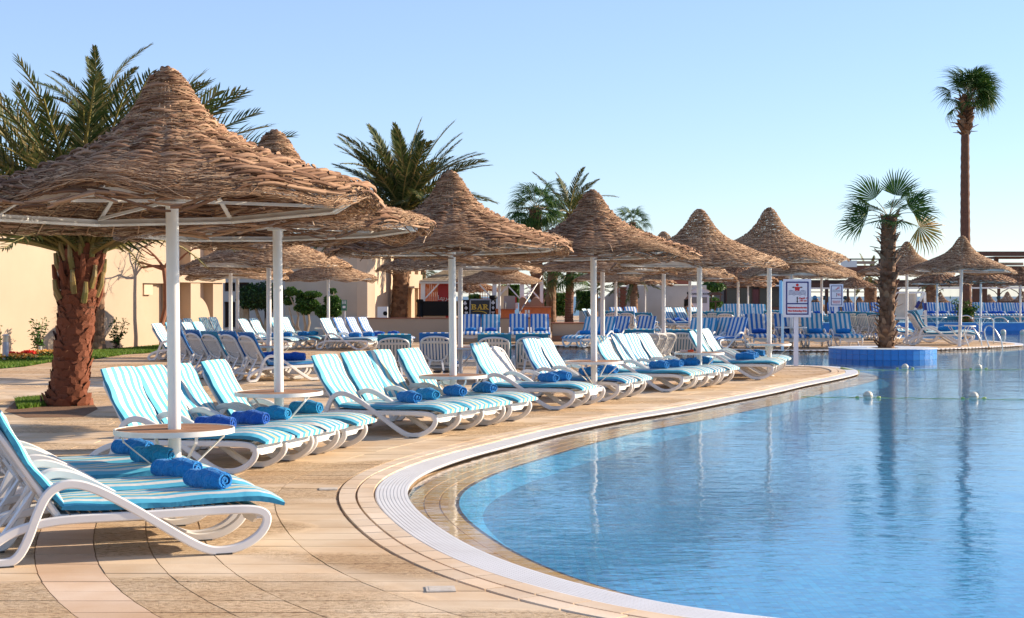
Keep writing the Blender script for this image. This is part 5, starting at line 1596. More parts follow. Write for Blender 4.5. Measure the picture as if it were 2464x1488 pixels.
# curved lower-left corner of the recess
P = []
for k in range(9):
    a = PI / 2 * k / 8
    P.append((-1.45 + .8 * (1 - math.cos(a)), .62 + .8 * (1 - math.sin(a)) + 0.0))
poly = [(-1.45, .0), (0, .0), (0, .62)] + [(u_, z_) for u_, z_ in reversed(P)]
M = Matrix(((D_.x, 0, -NW.x, B_.x), (D_.y, 0, -NW.y, B_.y), (0, 1, 0, 0), (0, 0, 0, 1)))
mb.prism(poly, 0.0, .4, M=M)
mb.build('wall', CREAM, b1)
mb = MB(); slab(mb, onwall(-1.9, -.22), onwall(.0, -.22), .2, 0, 4.2); mb.build('recess_wall', CREAM, b1)
mb = MB(); slab(mb, onwall(-1.2, -.10), onwall(-.7, -.10), .13, 1.62, 1.95); mb.build('beam_stub', CREAMD, b1)
for i, (t0, t1, z1, off) in enumerate(((.02, .55, 5.6, .02), (1.25, 1.85, 5.6, .10), (2.75, 3.4, 5.6, .06))):
    mb = MB(); slab(mb, onwall(t0, off), onwall(t1, off), .5, 0, z1); mb.build('pillar', CREAM, b1)
mb = MB(); slab(mb, onwall(.55, -.3), onwall(2.75, -.3), .2, 0, 5.5); mb.build('back_wall', CREAMD, b1)
mb = MB(); slab(mb, onwall(0.0, .16), onwall(3.4, .16), .3, 2.02, 2.25); mb.build('string_course', CREAM, b1)
# rounded wing walls between the pillars
for (t0, t1, z0, z1) in ((1.86, 2.72, .0, 1.55),):
    poly = [(t0, z0), (t1, z0)] + [(t0 + (t1 - t0) * math.sin(PI / 2 * k / 8) ** 1.0 if False else t0 + (t1 - t0) * math.cos(PI / 2 * k / 8), z0 + .45 + (z1 - z0 - .45) * math.sin(PI / 2 * k / 8)) for k in range(9)]
    mb = MB(); mb.prism(poly, .0, .12, M=M); mb.build('wing_wall', CREAM, b1)
for (t0, t1, z) in ((.58, 1.22, .42), (1.9, 2.7, .45)):
    mb = MB(); slab(mb, onwall(t0, -.02), onwall(t1, -.02), .12, 0, z); mb.build('parapet', CREAMD, b1)
# shaded link building with dark openings
b2 = bld('link_building', 'shaded low building with dark arched openings behind the clipped tree', loc=(0, 0, 0))
y2 = 63.0
x0, x1 = XD(528, y2), XD(694, y2)
mb = MB()
ops = [(XD(540, y2), XD(566, y2), .35, 1.35), (XD(572, y2), XD(588, y2), .35, 1.35), (XD(636, y2), XD(652, y2), .35, 1.3), (XD(660, y2), XD(676, y2), .35, 1.3)]
ops2 = [(XD(540, y2), XD(566, y2), 1.75, 2.1), (XD(572, y2), XD(600, y2), 1.75, 2.1)]
mb.box(((x0 + x1) / 2, y2 + .2, .175), (x1 - x0, .4, .35)); mb.box(((x0 + x1) / 2, y2 + .2, 1.55), (x1 - x0, .4, .4)); mb.box(((x0 + x1) / 2, y2 + .2, 3.15), (x1 - x0, .4, 2.1))
xx = x0
for a, b_, z0, z1 in ops + [(x1, x1, 0, 0)]:
    if a > xx + .01: mb.box(((xx + a) / 2, y2 + .2, .85), (a - xx, .4, 1.0))
    xx = b_
xx = x0
for a, b_, z0, z1 in ops2 + [(x1, x1, 0, 0)]:
    if a > xx + .01: mb.box(((xx + a) / 2, y2 + .2, 1.925), (a - xx, .4, .35))
    xx = b_
mb.build('wall', WHITEWALL, b2)
for a, b_, z0, z1 in ops + ops2: win(b2, a + .02, b_ - .02, z0 + .02, z1 - .02, y2 + .25)
# sand building with sunlit end wall
b3 = bld('sand_building', 'sand coloured block with shaded front and sunlit end wall behind the date palms')
c0 = Vector((XD(686, 63), 63, 0)); c1 = Vector((XD(884, 60), 60, 0)); c2 = Vector((XD(1000, 67), 67, 0))
mb = MB(); slab(mb, c0, c1, .4, -.1, 3.75); slab(mb, c1 + Vector((0, .0, 0)), c2, .4, -.1, 3.70); mb.build('wall', CREAMD, b3)
mb = MB(); slab(mb, c1.lerp(c2, .72) + Vector((.25, 0, 0)), c1.lerp(c2, 1.02) + Vector((.25, 0, 0)), .5, 1.9, 2.45); mb.build('balcony', CREAM, b3)
mb = MB(); slab(mb, c1.lerp(c2, .80) + Vector((.18, 0, 0)), c1.lerp(c2, .88) + Vector((.18, 0, 0)), .3, 0, 3.5); slab(mb, c1.lerp(c2, .96) + Vector((.18, 0, 0)), c1.lerp(c2, 1.02) + Vector((.18, 0, 0)), .3, 0, 3.5); mb.build('pillar', CREAM, b3)
mb = MB(); slab(mb, c0 - Vector((0, .2, 0)), c1 - Vector((0, .2, 0)), .15, 0, .82); mb.build('plinth', WHITEWALL, b3)
t = thing('lamp_box', 'white box with black round lamp at the foot of the sand building', 'lamp', P3(921, 58.2))
mb = MB(); mb.box((0, 0, .98), (.36, .25, .42)); mb.build('housing', SIGNW, t); mb = MB(); mb.tube([(.10, -.14, .95), (.10, -.11, .95)], .08, 12); mb.build('lens', BLACKP, t); mb = MB(); mb.box((0, 0, .4), (.08, .08, .8)); mb.build('post', FRAMEP, t)
# low wall before the bar
yw = 56.6
lw = bld('low_wall', 'long low sand coloured wall under the bar with thin brick red coping', 'wall')
mb = MB(); mb.box(((XD(883, yw) + XD(1326, yw)) / 2, yw + .2, .38), (XD(1326, yw) - XD(883, yw), .4, .82)); mb.build('wall', CREAM, lw)
mb = MB(); mb.box(((XD(883, yw) + XD(1326, yw)) / 2, yw + .2, .802), (XD(1326, yw) - XD(883, yw) + .04, .46, .025)); mb.build('coping', simple('brick_red_edge', (.28, .10, .06), rough=.9), lw)
lw2 = bld('garden_wall', 'lower sand coloured garden wall right of the orange counter', 'wall')
mb = MB(); mb.box(((XD(1329, yw) + XD(1424, yw)) / 2, yw + .35, .30), (XD(1424, yw) - XD(1329, yw), .4, .62)); mb.build('wall', CREAM, lw2)
mb = MB(); mb.box(((XD(1329, yw) + XD(1424, yw)) / 2, yw + .1, .09), (XD(1424, yw) - XD(1329, yw), .5, .2)); mb.build('step', simple('brown_step', (.20, .11, .07), rough=.9), lw2)
mb = MB(); mb.box(((XD(1329, yw) + XD(1424, yw)) / 2, yw + .5, .63), (XD(1424, yw) - XD(1329, yw) + .1, .8, .03)); mb.build('coping', simple('brick_red_edge', (.28, .10, .06), rough=.9), lw2)

# ================================================================ BAR
yb = 62.0
tent = thing('bar_tent', 'open bar tent with beige shingle roof and white posts', 'tent', (0, 0, 0))
xl, xr = XD(1008, yb), XD(1306, yb)
ze, zr = ZD(678, yb), ZD(646, yb) + .05
mb = MB()
rl, rr_ = XD(1083, yb + 2), XD(1170, yb + 2)
m = 14
F0 = [(xl, yb - .2, ze), (xr, yb - .2, ze), (xr, yb + 4, ze), (xl, yb + 4, ze), (rl, yb + 2, zr), (rr_, yb + 2, zr)]
mb.add(F0, [(0, 1, 5, 4), (1, 2, 5), (2, 3, 4, 5), (3, 0, 4)])
mb.add([(a, b_, c_ - .06) for a, b_, c_ in F0[:4]], [(3, 2, 1, 0)])
SH = island('roof_shingle', [(0, (.34, .26, .18)), (.5, (.44, .35, .25)), (1, (.52, .42, .31))], rough=.9)
mb.build('roof', simple('beige_canvas', (.42, .33, .23), (.36, .27, .19), rough=.9, scale=3), tent)
sh = MB()
for r_ in range(9):
    v = r_ / 9; v1 = (r_ + 1.25) / 9
    a0 = Vector(F0[0]).lerp(Vector(F0[4]), v); a1 = Vector(F0[1]).lerp(Vector(F0[5]), v); b0 = Vector(F0[0]).lerp(Vector(F0[4]), min(v1, 1)); b1_ = Vector(F0[1]).lerp(Vector(F0[5]), min(v1, 1))
    n_ = 26
    for k in range(n_):
        u0, u1 = k / n_ + .003, (k + 1) / n_ - .003
        up = Vector((0, -.01, .035)); z_ = Vector((0, 0, rnd.uniform(0, .01)))
        sh.add([a0.lerp(a1, u0) + up + z_, a0.lerp(a1, u1) + up + z_, b0.lerp(b1_, u1) + up * .4, b0.lerp(b1_, u0) + up * .4], [(0, 1, 2, 3)])
o = sh.build('shingles', SH, tent); o['kind'] = 'stuff'
for px_ in (1018, 1190, 1256, 1303):
    mb = MB(); zb = 0; mb.box((XD(px_, yb), yb, ze / 2), (.16 if px_ != 1303 else .12, .14, ze)); mb.build('post', POLE, tent)
    mb = MB()
    for sg in (-1, 1):
        if px_ == 1018 and sg < 0: continue
        if px_ == 1303 and sg > 0: continue
        mb.bar((XD(px_, yb) + sg * .08, yb - .02, ze - .65), (XD(px_, yb) + sg * .62, yb - .02, ze - .06), .07, .05)
    mb.build('brace', POLE, tent)
mb = MB(); mb.bar((XD(1010, yb), yb - .1, ze - .02), (XD(1306, yb), yb - .1, ze - .02), .1, .13); mb.build('beam', POLE, tent)
# orange kiosk and red fridge
t = thing('wooden_kiosk', 'orange brown wooden kiosk wall at the left end of the bar', 'kiosk', (0, 0, 0))
for k in range(11):
    x_ = XD(1008 + k * 4.4, yb + 1.0)
    mb = MB(); mb.box((x_ + .034, yb + 1.0, 1.05), (.064, .05 + .01 * (k % 2), 2.1)); mb.build('plank', ORANGEWOOD, t)
t = thing('red_fridge', 'red drinks fridge with white Arabic lettering inside the bar tent', 'fridge', (XD(1070, yb + .9), yb + .9, 0))
mb = MB(); mb.box((0, .3, 1.05), (.52, .55, 2.0)); mb.build('body', simple('red_enamel', (.38, .008, .008), rough=.35), t)
def text_obj(s, size, mat, parent, loc, name='lettering', rot=(R(90), 0, 0), bold=0.0, shear=0.0, align='CENTER', sx=1.0):
    cu = bpy.data.curves.new(name, 'FONT'); cu.body = s; cu.size = size; cu.align_x = align; cu.offset = bold; cu.shear = shear; cu.extrude = .002; cu.resolution_u = 2
    tmp = bpy.data.objects.new('tmp', cu); C.objects.link(tmp)
    bpy.context.view_layer.update()
    me = bpy.data.meshes.new_from_object(tmp.evaluated_get(bpy.context.evaluated_depsgraph_get()))
    bpy.data.objects.remove(tmp)
    me.name = name; me.materials.clear(); me.materials.append(mat)
    o = link(name, me, parent, loc=loc); o.rotation_euler = rot; o.scale = (sx, 1, 1); return o
text_obj('\uFEE2\uFEB7\uFEAE\uFE91\uFEEC\uFE8E'[::-1] if False else '\uFE8E\uFEEC\uFE91\uFEAE\uFEB7', .26, WPRINT, t, (.02, -.0, 1.42))
text_obj('\uFE94\uFECC\uFED7\uFE8E\uFE91\uFE8E', .20, WPRINT, t, (.02, -.0, 1.12))
t = thing('black_panel', 'long plain black counter panel at the left of the bar', 'counter', (0, 0, 0))
z0, z1 = ZD(760.5, yb - .5), ZD(725, yb - .5)
mb = MB(); mb.box(((XD(1012, yb) + XD(1121, yb)) / 2, yb - .5, (z0 + z1) / 2), (XD(1121, yb) - XD(1012, yb), .08, z1 - z0)); mb.build('panel', BLACKP, t)
mb = MB(); mb.lathe([(.13, .78), (.13, .84), (.10, .88), (.10, 1.32), (.14, 1.36), (.14, 1.42), (.11, 1.45)], 12, c=(XD(1012, yb), yb - .55, 0)); mb.build('post', BLACKP, t, 'auto')
mb = MB(); mb.box(((XD(1030, yb) + XD(1060, yb)) / 2, yb - .45, .78), (.9, .06, .16)); mb.build('shelf', simple('beige_board', (.5, .38, .26), rough=.8), t)
t = thing('card_suit_panel', 'black bar panel with white club, spade, heart and diamond signs', 'counter', (0, 0, 0))
z0 = .74; z1 = ZD(722, yb - .6)
mb = MB(); mb.box(((XD(1112, yb) + XD(1192, yb)) / 2, yb - .6, (z0 + z1) / 2), (XD(1192, yb) - XD(1112, yb), .08, z1 - z0)); mb.build('panel', BLACKP, t)
mb = MB(); mb.lathe([(.15, .78), (.15, .86), (.11, .9), (.11, 1.46), (.15, 1.5), (.15, 1.56), (.12, 1.6)], 14, c=(XD(1187, yb), yb - .68, 0)); mb.build('post', BLACKP, t, 'auto')
def suit(kind, x, z, s, y):
    mb = MB(); M_ = Matrix.Translation((x, y, z)) @ Matrix.Rotation(R(90), 4, 'X')
    def disc(cx, cy, r): mb.prism([(cx + r * math.cos(2 * PI * k / 14), cy + r * math.sin(2 * PI * k / 14)) for k in range(14)], 0, .008 + .0007 * len(mb.f) / 14, M=M_)
    if kind == 'club': disc(0, .32 * s, .25 * s); disc(-.27 * s, -.08 * s, .25 * s); disc(.27 * s, -.08 * s, .25 * s); mb.prism([(-.05 * s, 0), (.05 * s, 0), (.16 * s, -.55 * s), (-.16 * s, -.55 * s)][::-1], 0, .011, M=M_)
    if kind == 'diamond': mb.prism([(0, .58 * s), (-.36 * s, 0), (0, -.58 * s), (.36 * s, 0)], 0, .008, M=M_)
    if kind in ('heart', 'spade'):
        pts = []
        for k in range(24):
            a = 2 * PI * k / 24; hx = 16 * math.sin(a) ** 3 / 34 * s; hy = (13 * math.cos(a) - 5 * math.cos(2 * a) - 2 * math.cos(3 * a) - math.cos(4 * a)) / 30 * s
            pts.append((hx, hy if kind == 'heart' else -hy + .08 * s))
        if kind == 'heart': pts = pts[::-1]
        mb.prism(pts, 0, .008, M=M_)
        if kind == 'spade': mb.prism([(-.05 * s, 0), (.05 * s, 0), (.17 * s, -.58 * s), (-.17 * s, -.58 * s)][::-1], 0, .010, M=M_)
    mb.build('card_suit', WPRINT, t)
for kind, px_, py_ in (('club', 1119, 730), ('spade', 1121.5, 741.5), ('heart', 1122, 753.5), ('club', 1186.5, 728.5), ('diamond', 1186.5, 741), ('heart', 1186.5, 752.5)):
    yy = yb - .66 if px_ < 1150 else yb - .80
    suit(kind, XD(px_, yy), ZD(py_, yy), .135, yy)
t = thing('bar_board', 'dark board with golden BAR lettering and a golden curl beneath', 'sign board', (XD(1154, yb - .9), yb - .9, 0))
z0, z1 = .76, ZD(722, yb - .9)
mb = MB(); mb.prism([(-.36, z0), (.38, z0), (.40, z1), (-.34, z1)], 0, .04, M=Matrix.Rotation(R(90), 4, 'X')); mb.build('board', simple('slate_board', (.015, .018, .024), rough=.4), t)
mb = MB()
for a, b_ in (((-.37, z0), (-.35, z1 + .01)), ((.39, z0), (.41, z1 + .01)), ((-.36, z1 + .01), (.41, z1 + .01))): mb.bar((a[0], -.03, a[1]), (b_[0], -.03, b_[1]), .05, .025, up=(0, 1, 0))
mb.build('frame', simple('grey_metal_frame', (.30, .33, .38), rough=.4), t)
def serif_letters():
    mb = MB(); M_ = Matrix.Translation((-.31, -.045, (z0 + z1) / 2 - .03)) @ Matrix.Rotation(R(90), 4, 'X')
    H_, w, sw, st = .20, .19, .055, .028
    def q(x0, y0, x1, y1, d=0): mb.prism([(x0, y0), (x1, y0), (x1, y1), (x0, y1)], 0, .010 + d, M=M_)
    def arcD(cx, cy, rx, ry, th, d=0):
        n = 9
        for k in range(n):
            a0, a1 = -PI / 2 + PI * k / n, -PI / 2 + PI * (k + 1) / n
            mb.prism([(cx + (rx - th) * math.cos(a0), cy + (ry - st) * math.sin(a0)), (cx + rx * math.cos(a0), cy + ry * math.sin(a0)), (cx + rx * math.cos(a1), cy + ry * math.sin(a1)), (cx + (rx - th) * math.cos(a1), cy + (ry - st) * math.sin(a1))], 0, .012 + d, M=M_)
    # B
    q(.02, 0, .02 + sw, H_); q(-.01, 0, .10, st, .001); q(-.01, H_ - st, .10, H_, .001); q(.07, H_ * .5 - st / 2, .11, H_ * .5 + st / 2, .001)
    arcD(.10, H_ * .25, .09, H_ * .26, sw); arcD(.10, H_ * .75, .08, H_ * .25, sw)
    # A
    x = .23
    mb.prism([(x, 0), (x + .03, 0), (x + .105, H_ * .9), (x + .085, H_)], 0, .010, M=M_); mb.prism([(x + .12, 0), (x + .185, 0), (x + .115, H_), (x + .08, H_)], 0, .0112, M=M_)
    q(x + .04, .055, x + .15, .08, .003); q(x - .02, 0, x + .055, st * .8, .003); q(x + .10, 0, x + .21, st * .8, .0035)
    # R
    x = .455
    q(x, 0, x + sw, H_); q(x - .03, 0, x + .08, st, .001); q(x - .03, H_ - st, x + .08, H_, .001); arcD(x + .07, H_ * .73, .085, H_ * .27, sw, .0005); q(x + .05, H_ * .46, x + .09, H_ * .46 + st, .001)
    mb.prism([(x + .06, H_ * .46), (x + .115, H_ * .46), (x + .19, 0), (x + .125, 0)][::-1], 0, .0135, M=M_); q(x + .11, 0, x + .21, st * .8, .0045)
    mb.build('lettering', GOLD, t)
serif_letters()
mb = MB(); zc = z0 + .17
cur = [(-.26, zc + .05), (-.15, zc + .075), (0, zc + .07), (.14, zc + .05), (.24, zc + .01), (.27, zc - .05), (.22, zc - .09), (.12, zc - .085)]
mb.tube([(a, -.05, b_) for a, b_ in cur], [.008, .014, .018, .022, .024, .022, .016, .008], 6); mb.build('curl', GOLD, t, 'auto')
# counters, ice machine
for (xa, xb, ya, lab, z_) in ((1193, 1239, 746, 'small orange wooden counter right of the BAR board', 60.8), (1256, 1326, 741, 'long orange wooden counter with plank front at the right end of the bar', 60.2)):
    t = thing('wooden_counter', lab, 'counter', (0, 0, 0)); za = ZD(ya, z_)
    n_ = 10 if xb < 1250 else 16
    for k in range(n_):
        a = XD(xa + (xb - xa) * k / n_, z_); b_ = XD(xa + (xb - xa) * (k + 1) / n_, z_)
        mb = MB(); mb.box(((a + b_) / 2, z_, za / 2), (b_ - a - .008, .05, za)); mb.build('plank', ORANGEWOOD, t)
    mb = MB(); mb.box(((XD(xa, z_) + XD(xb, z_)) / 2, z_ + .3, za + .02), (XD(xb, z_) - XD(xa, z_) + .06, .8, .04)); mb.build('worktop', simple('red_brown_top', (.35, .12, .05), rough=.4), t)
    mb = MB(); mb.box(((XD(xa, z_) + XD(xb, z_)) / 2, z_ + .34, za / 2), (XD(xb, z_) - XD(xa, z_) - .04, .6, za)); mb.build('body', ORANGEWOOD, t)
    if n_ == 16:
        for px_ in (1265.5, 1272.5):
            mb = MB(); mb.box((XD(px_, z_), z_ - .032, ZD(755, z_)), (.075, .012, .27)); mb.build('notice', SIGNW, t)
        mb = MB(); mb.box((XD(1272.5, z_), z_ - .04, ZD(755, z_)), (.02, .006, .05)); mb.build('red_mark', TEXTRED, t)
    else:
        mb = MB()
        for px_ in (1215, 1228):
            for sg in (-1, 1):
                mb.bar((XD(px_, z_) + sg * .05, z_ - .03, za - .45), (XD(px_, z_) + sg * .01, z_ - .03, za - .30), .012, .01)
        mb.build('painted_mark', simple('dark_red_paint', (.2, .03, .01), rough=.6), t)
t = thing('ice_machine', 'grey steel ice machine with red label on the small counter', 'machine', P3(1226, 61.6))
mb = MB(); mb.box((0, 0, 1.33), (.44, .4, .50)); mb.build('body', simple('warm_grey_steel', (.36, .29, .25), rough=.4), t); mb = MB(); mb.box((.24, -.05, 1.42), (.05, .3, .22)); mb.build('red_label', TEXTRED, t)
mb = MB(); mb.box((.27, -.02, 1.2), (.10, .3, .20)); mb.build('door', SIGNW, t)
t = thing('tall_cooler', 'tall white glass cooler behind the bar posts', 'cooler', P3(1210, 63.5)); mb = MB(); mb.box((0, 0, 1.1), (.42, .4, 1.75)); mb.build('body', SIGNW, t); mb = MB(); mb.box((0, -.21, 1.2), (.34, .02, 1.2)); mb.build('glass_door', simple('pale_glass', (.6, .62, .55), rough=.1), t)
mb = MB(); mb.box((0, -.22, .95), (.40, .03, .16)); mb.build('blue_band', NAVY, t)
t = thing('drinks_tap', 'small silver drinks tap on the small orange counter', 'tap', P3(1217, 60.9)); mb = MB(); mb.tube([(0, 0, .95), (0, 0, 1.32), (-.05, 0, 1.36)], .015, 6); mb.build('spout', STEEL, t)
# lattice screen and small hanging parasol roof beyond the bar
t = thing('wooden_lattice', 'reddish wooden lattice screen seen through the bar tent', 'screen', P3(1173, 66))
mb = MB()
for k in range(7): mb.box((-.3 + k * .1, 0, 1.45), (.022, .03, 1.0))
for k in range(9): mb.box((0, .02, .98 + k * .12), (.64, .03, .022))
mb.build('lattice', simple('rust_wood', (.34, .13, .07), rough=.8), t)
t = thing('far_thatch_parasol', 'ragged parasol seen under the bar tent roof', 'parasol', P3(1130, 74)); link('woven_canopy', CAN_LO[0], t); link('pole', POLEM, t); t.scale = (1.1, 1.1, .80)
t = thing('slanted_pole', 'long thin grey pole leaning across the orange counter', 'pole', (0, 0, 0))
mb = MB(); a = P3(1243, 58.2, ZD(764, 58.2)); b_ = P3(1304, 60, ZD(664, 60)); mb.tube([a, b_], .02, 8); mb.build('shaft', simple('grey_metal', (.25, .24, .25), rough=.4), t)
for px_, w in ((1278, .0), (1268, .3), (1292, .5)):
    pass
t = thing('canvas_sail', 'folded brown canvas hanging above the long orange counter', 'canvas', P3(1276, 61))
mb = MB(); pts = []
n_ = 14
for i in range(n_ + 1):
    u_ = i / n_; x_ = -.42 + .95 * u_; zt = 1.25 + .28 * abs(math.sin(u_ * 3 * PI * .66 + .6)); pts.append((x_, zt))
V_ = [(x_, 0, z_) for x_, z_ in pts] + [(x_, .05, .95) for x_, z_ in pts] + [(x_, .5, z_ + .02) for x_, z_ in pts]
mb.add(V_, [(i, i + 1, n_ + 2 + i, n_ + 1 + i) for i in range(n_)] + [(i + 1, i, 2 * (n_ + 1) + i, 2 * (n_ + 1) + i + 1) for i in range(n_)]); mb.build('cloth', simple('brown_canvas', (.30, .19, .12), rough=.9), t)
t = thing('terrace_frame', 'far dark railing frame seen between bar posts and bent palm', 'railing', P3(1283, 84))
mb = MB()
for k in range(6): mb.box((-.55 + k * .26, 0, 1.2), (.035, .04, 1.0))
for z_ in (1.7, 1.25, .8): mb.box((.1, 0, z_), (1.4, .045, .04))
mb.build('railing', BROWNWOOD, t)

# ================================================================ WHITE WALL, CHANGING BOOTH, RESTAURANT
yc = 81.0
b4 = bld('white_service_wall', 'long shaded white wall behind the middle parasols')
mb = MB(); mb.box(((XD(1508, yc) + XD(1700, yc)) / 2, yc + .2, 1.03), (XD(1700, yc) - XD(1508, yc), .4, 2.15))
mb.prism([(XD(1394, yc), -.1), (XD(1508, yc), -.1), (XD(1508, yc), 2.05), (XD(1484, yc), 2.05), (XD(1452, yc), 1.45), (XD(1394, yc), 1.22)], 0, .35, M=Matrix.Translation((0, yc + .3, 0)) @ Matrix.Rotation(R(90), 4, 'X'))
mb.build('wall', WHITEWALL, b4)
mb = MB(); mb.box(((XD(1592, yc) + XD(1660, yc)) / 2, yc + .2, 2.3), (XD(1660, yc) - XD(1592, yc), .7, .32)); mb.build('tiled_roof', simple('red_roof_tile', (.30, .10, .06), rough=.8), b4)
mb = MB(); mb.bar((XD(1394, yc), yc + .1, 1.24), (XD(1452, yc), yc + .1, 1.47), .5, .05); mb.build('coping', simple('red_roof_tile', (.30, .10, .06), rough=.8), b4)
t = thing('brick_pillar', 'red brick pillar with toothed right edge at the left end of the white wall', 'pillar', P3(1499, yc - .4))
BR = simple('red_brick', (.26, .085, .05), (.20, .065, .04), rough=.85, scale=9)
bm = MB(); bm.box((0, 0, 0), (.30, .3, .085)); bme = bm.mesh('brick', BR)
mb = MB(); mb.box((0, .02, 1.0), (.28, .26, 2.0)); mb.build('core', MORTAR, t)
for k in range(20): link('brick', bme, t, loc=(.03 if k % 2 else -.02, 0, .06 + k * .10))
t = thing('rusty_post', 'orange brown round post left of the brick pillar', 'post', P3(1484, yc - .5)); mb = MB(); mb.lathe([(.10, 0), (.09, 2.2)], 12); mb.build('shaft', simple('rust_paint', (.38, .12, .05), rough=.7), t, 'auto')
ybh = 79.0
t = thing('changing_booth', 'white changing booth with gabled roof and lettering above its window', 'booth', P3(1684, ybh))
w_ = .46; h_ = ZD(702, ybh)
mb = MB(); mb.box((0, .45, h_ / 2), (w_ * 2, .9, h_)); mb.prism([(-w_, h_), (w_, h_), (w_, h_ + .02), (.0, h_ + .24), (-w_, h_ + .02)], 0, .9, M=Matrix.Translation((0, .9, 0)) @ Matrix.Rotation(R(90), 4, 'X')); mb.build('wall', simple('booth_white', (.62, .60, .66), rough=.6), t)
mb = MB(); mb.bar((-w_ - .06, .45, h_ + .0), (0, .45, h_ + .26), 1.0, .03); mb.bar((0, .45, h_ + .26), (w_ + .06, .45, h_ + .0), 1.0, .03); mb.build('roof', simple('booth_roof', (.62, .52, .42), rough=.7), t)
mb = MB(); mb.box((-.02, -.012, h_ - .42), (.74, .02, .30)); mb.build('window', simple('grey_louvre', (.20, .19, .19), rough=.6), t)
text_obj('CHANGING ROOM', .135, BLK, t, (0, -.01, h_ - .16), bold=.004, sx=.78)
mb = MB(); mb.box((.12, -.015, .62), (.52, .02, 1.2)); d_ = mb.build('door', simple('booth_door', (.56, .54, .60), rough=.6), t); mb = MB(); mb.box((.30, -.03, .68), (.03, .02, .22)); mb.build('handle', BLK, d_)
t = thing('bird_table', 'small wooden roofed lantern table before the cloud pruned tree', 'bird table', P3(1722, 78)); mb = MB(); mb.prism([(-.34, 1.60), (.34, 1.60), (.20, 1.74), (-.20, 1.74)], -.2, .2, M=Matrix.Rotation(R(90), 4, 'X')); mb.build('roof', BROWNWOOD, t); mb = MB()
for sx_ in (-.22, .22): mb.box((sx_, 0, 1.45), (.04, .2, .3))
mb.box((0, 0, 1.30), (.5, .3, .04)); mb.box((0, 0, .65), (.06, .06, 1.3)); mb.build('stand', BROWNWOOD, t)
b5 = bld('tan_house', 'tan house with sunlit corner above the fifth parasol rim')
yh = 104; mb = MB(); slab(mb, Vector((XD(1722, yh), yh, 0)), Vector((XD(1834, yh), yh, 0)), .4, 0, ZD(622, yh)); slab(mb, Vector((XD(1834, yh), yh, 0)), Vector((XD(1846, yh), yh + 4, 0)), .4, 0, ZD(622, yh) - .02); mb.build('wall', CREAMD, b5)
mb = MB(); mb.box(((XD(1722, yh) + XD(1846, yh)) / 2, yh + 1.5, ZD(621, yh)), (3.6, 3.6, .12)); mb.build('roof', CREAM, b5)
# restaurant behind the depth sign
b6 = bld('dark_restaurant', 'dark brown glazed restaurant front behind the fifth and sixth parasols')
yr = 97.0; xa, xb = XD(1744, yr), XD(1888, yr)
mb = MB(); mb.box(((xa + xb) / 2, yr + 3, 1.35), (xb - xa, 5, 2.7)); mb.build('wall', simple('dark_plum_wall', (.035, .022, .02), rough=.7), b6)
mb = MB(); mb.box(((xa + xb) / 2, yr - .1, 2.62), (xb - xa + .3, .7, .26)); mb.build('fascia', BROWNWOOD, b6)
mb = MB(); mb.box(((xa + xb) / 2, yr - .5, 2.18), (xb - xa, .08, .09)); mb.build('white_rail', POLE, b6)
for k, (p0, p1) in enumerate(((1750, 1778), (1782, 1812), (1830, 1880))): win(b6, XD(p0, yr), XD(p1, yr), .5, 2.05, yr + .42)
mb = MB(); mb.box((XD(1820, yr), yr + .44, 1.1), (.42, .06, 1.7)); mb.build('red_door', simple('dark_red_door', (.12, .008, .01), rough=.3), b6)
mb = MB(); mb.box(((xa + xb) / 2, yr - .2, .45), (xb - xa, .3, .9)); mb.build('planter_box', BROWNWOOD, b6)
# sea terrace pergola
b7 = bld('sea_terrace', 'brown timber terrace with flat roofs by the sea at the right', 'pergola')
yp = 112.0
def zp(y): return ZD(y, yp)
mb = MB(); mb.bar((XD(1880, yp), yp, zp(688)), (XD(2480, yp), yp, zp(684)), .5, .30); mb.build('main_beam', BROWNWOOD, b7)
mb = MB(); mb.bar((XD(1880, yp), yp - .6, zp(694.5)), (XD(2480, yp), yp - .6, zp(693)), .1, .11); mb.build('white_pipe', POLE, b7)
mb = MB(); mb.bar((XD(1880, yp), yp - .6, zp(703)), (XD(2240, yp), yp - .6, zp(703)), .06, .06); mb.build('thin_pipe', BROWNWOOD, b7)
for px_, w in ((1989, .22), (2040, .12), (2093, .2), (2160, .14), (2247, .15), (2357, 1.0), (2403, .16), (2455, .18), (1935, .2), (1905, .15)):
    mb = MB(); mb.box((XD(px_, yp), yp, 1.35), (w, .2, 2.7)); mb.build('post', BROWNWOOD, b7)
for px_, r_ in ((1960.5, .16), (1983, .15), (2033.5, .14), (2247.5, .15), (2403, .15), (2455, .15)):
    mb = MB(); mb.ball((XD(px_, yp - .8), yp - .8, zp(717)), r_, 10, 8); mb.build('round_lamp', simple('blue_ball', (.02, .16, .36), rough=.4) if px_ < 1970 else simple('dark_ball', (.02, .05, .06), rough=.5), b7, True)
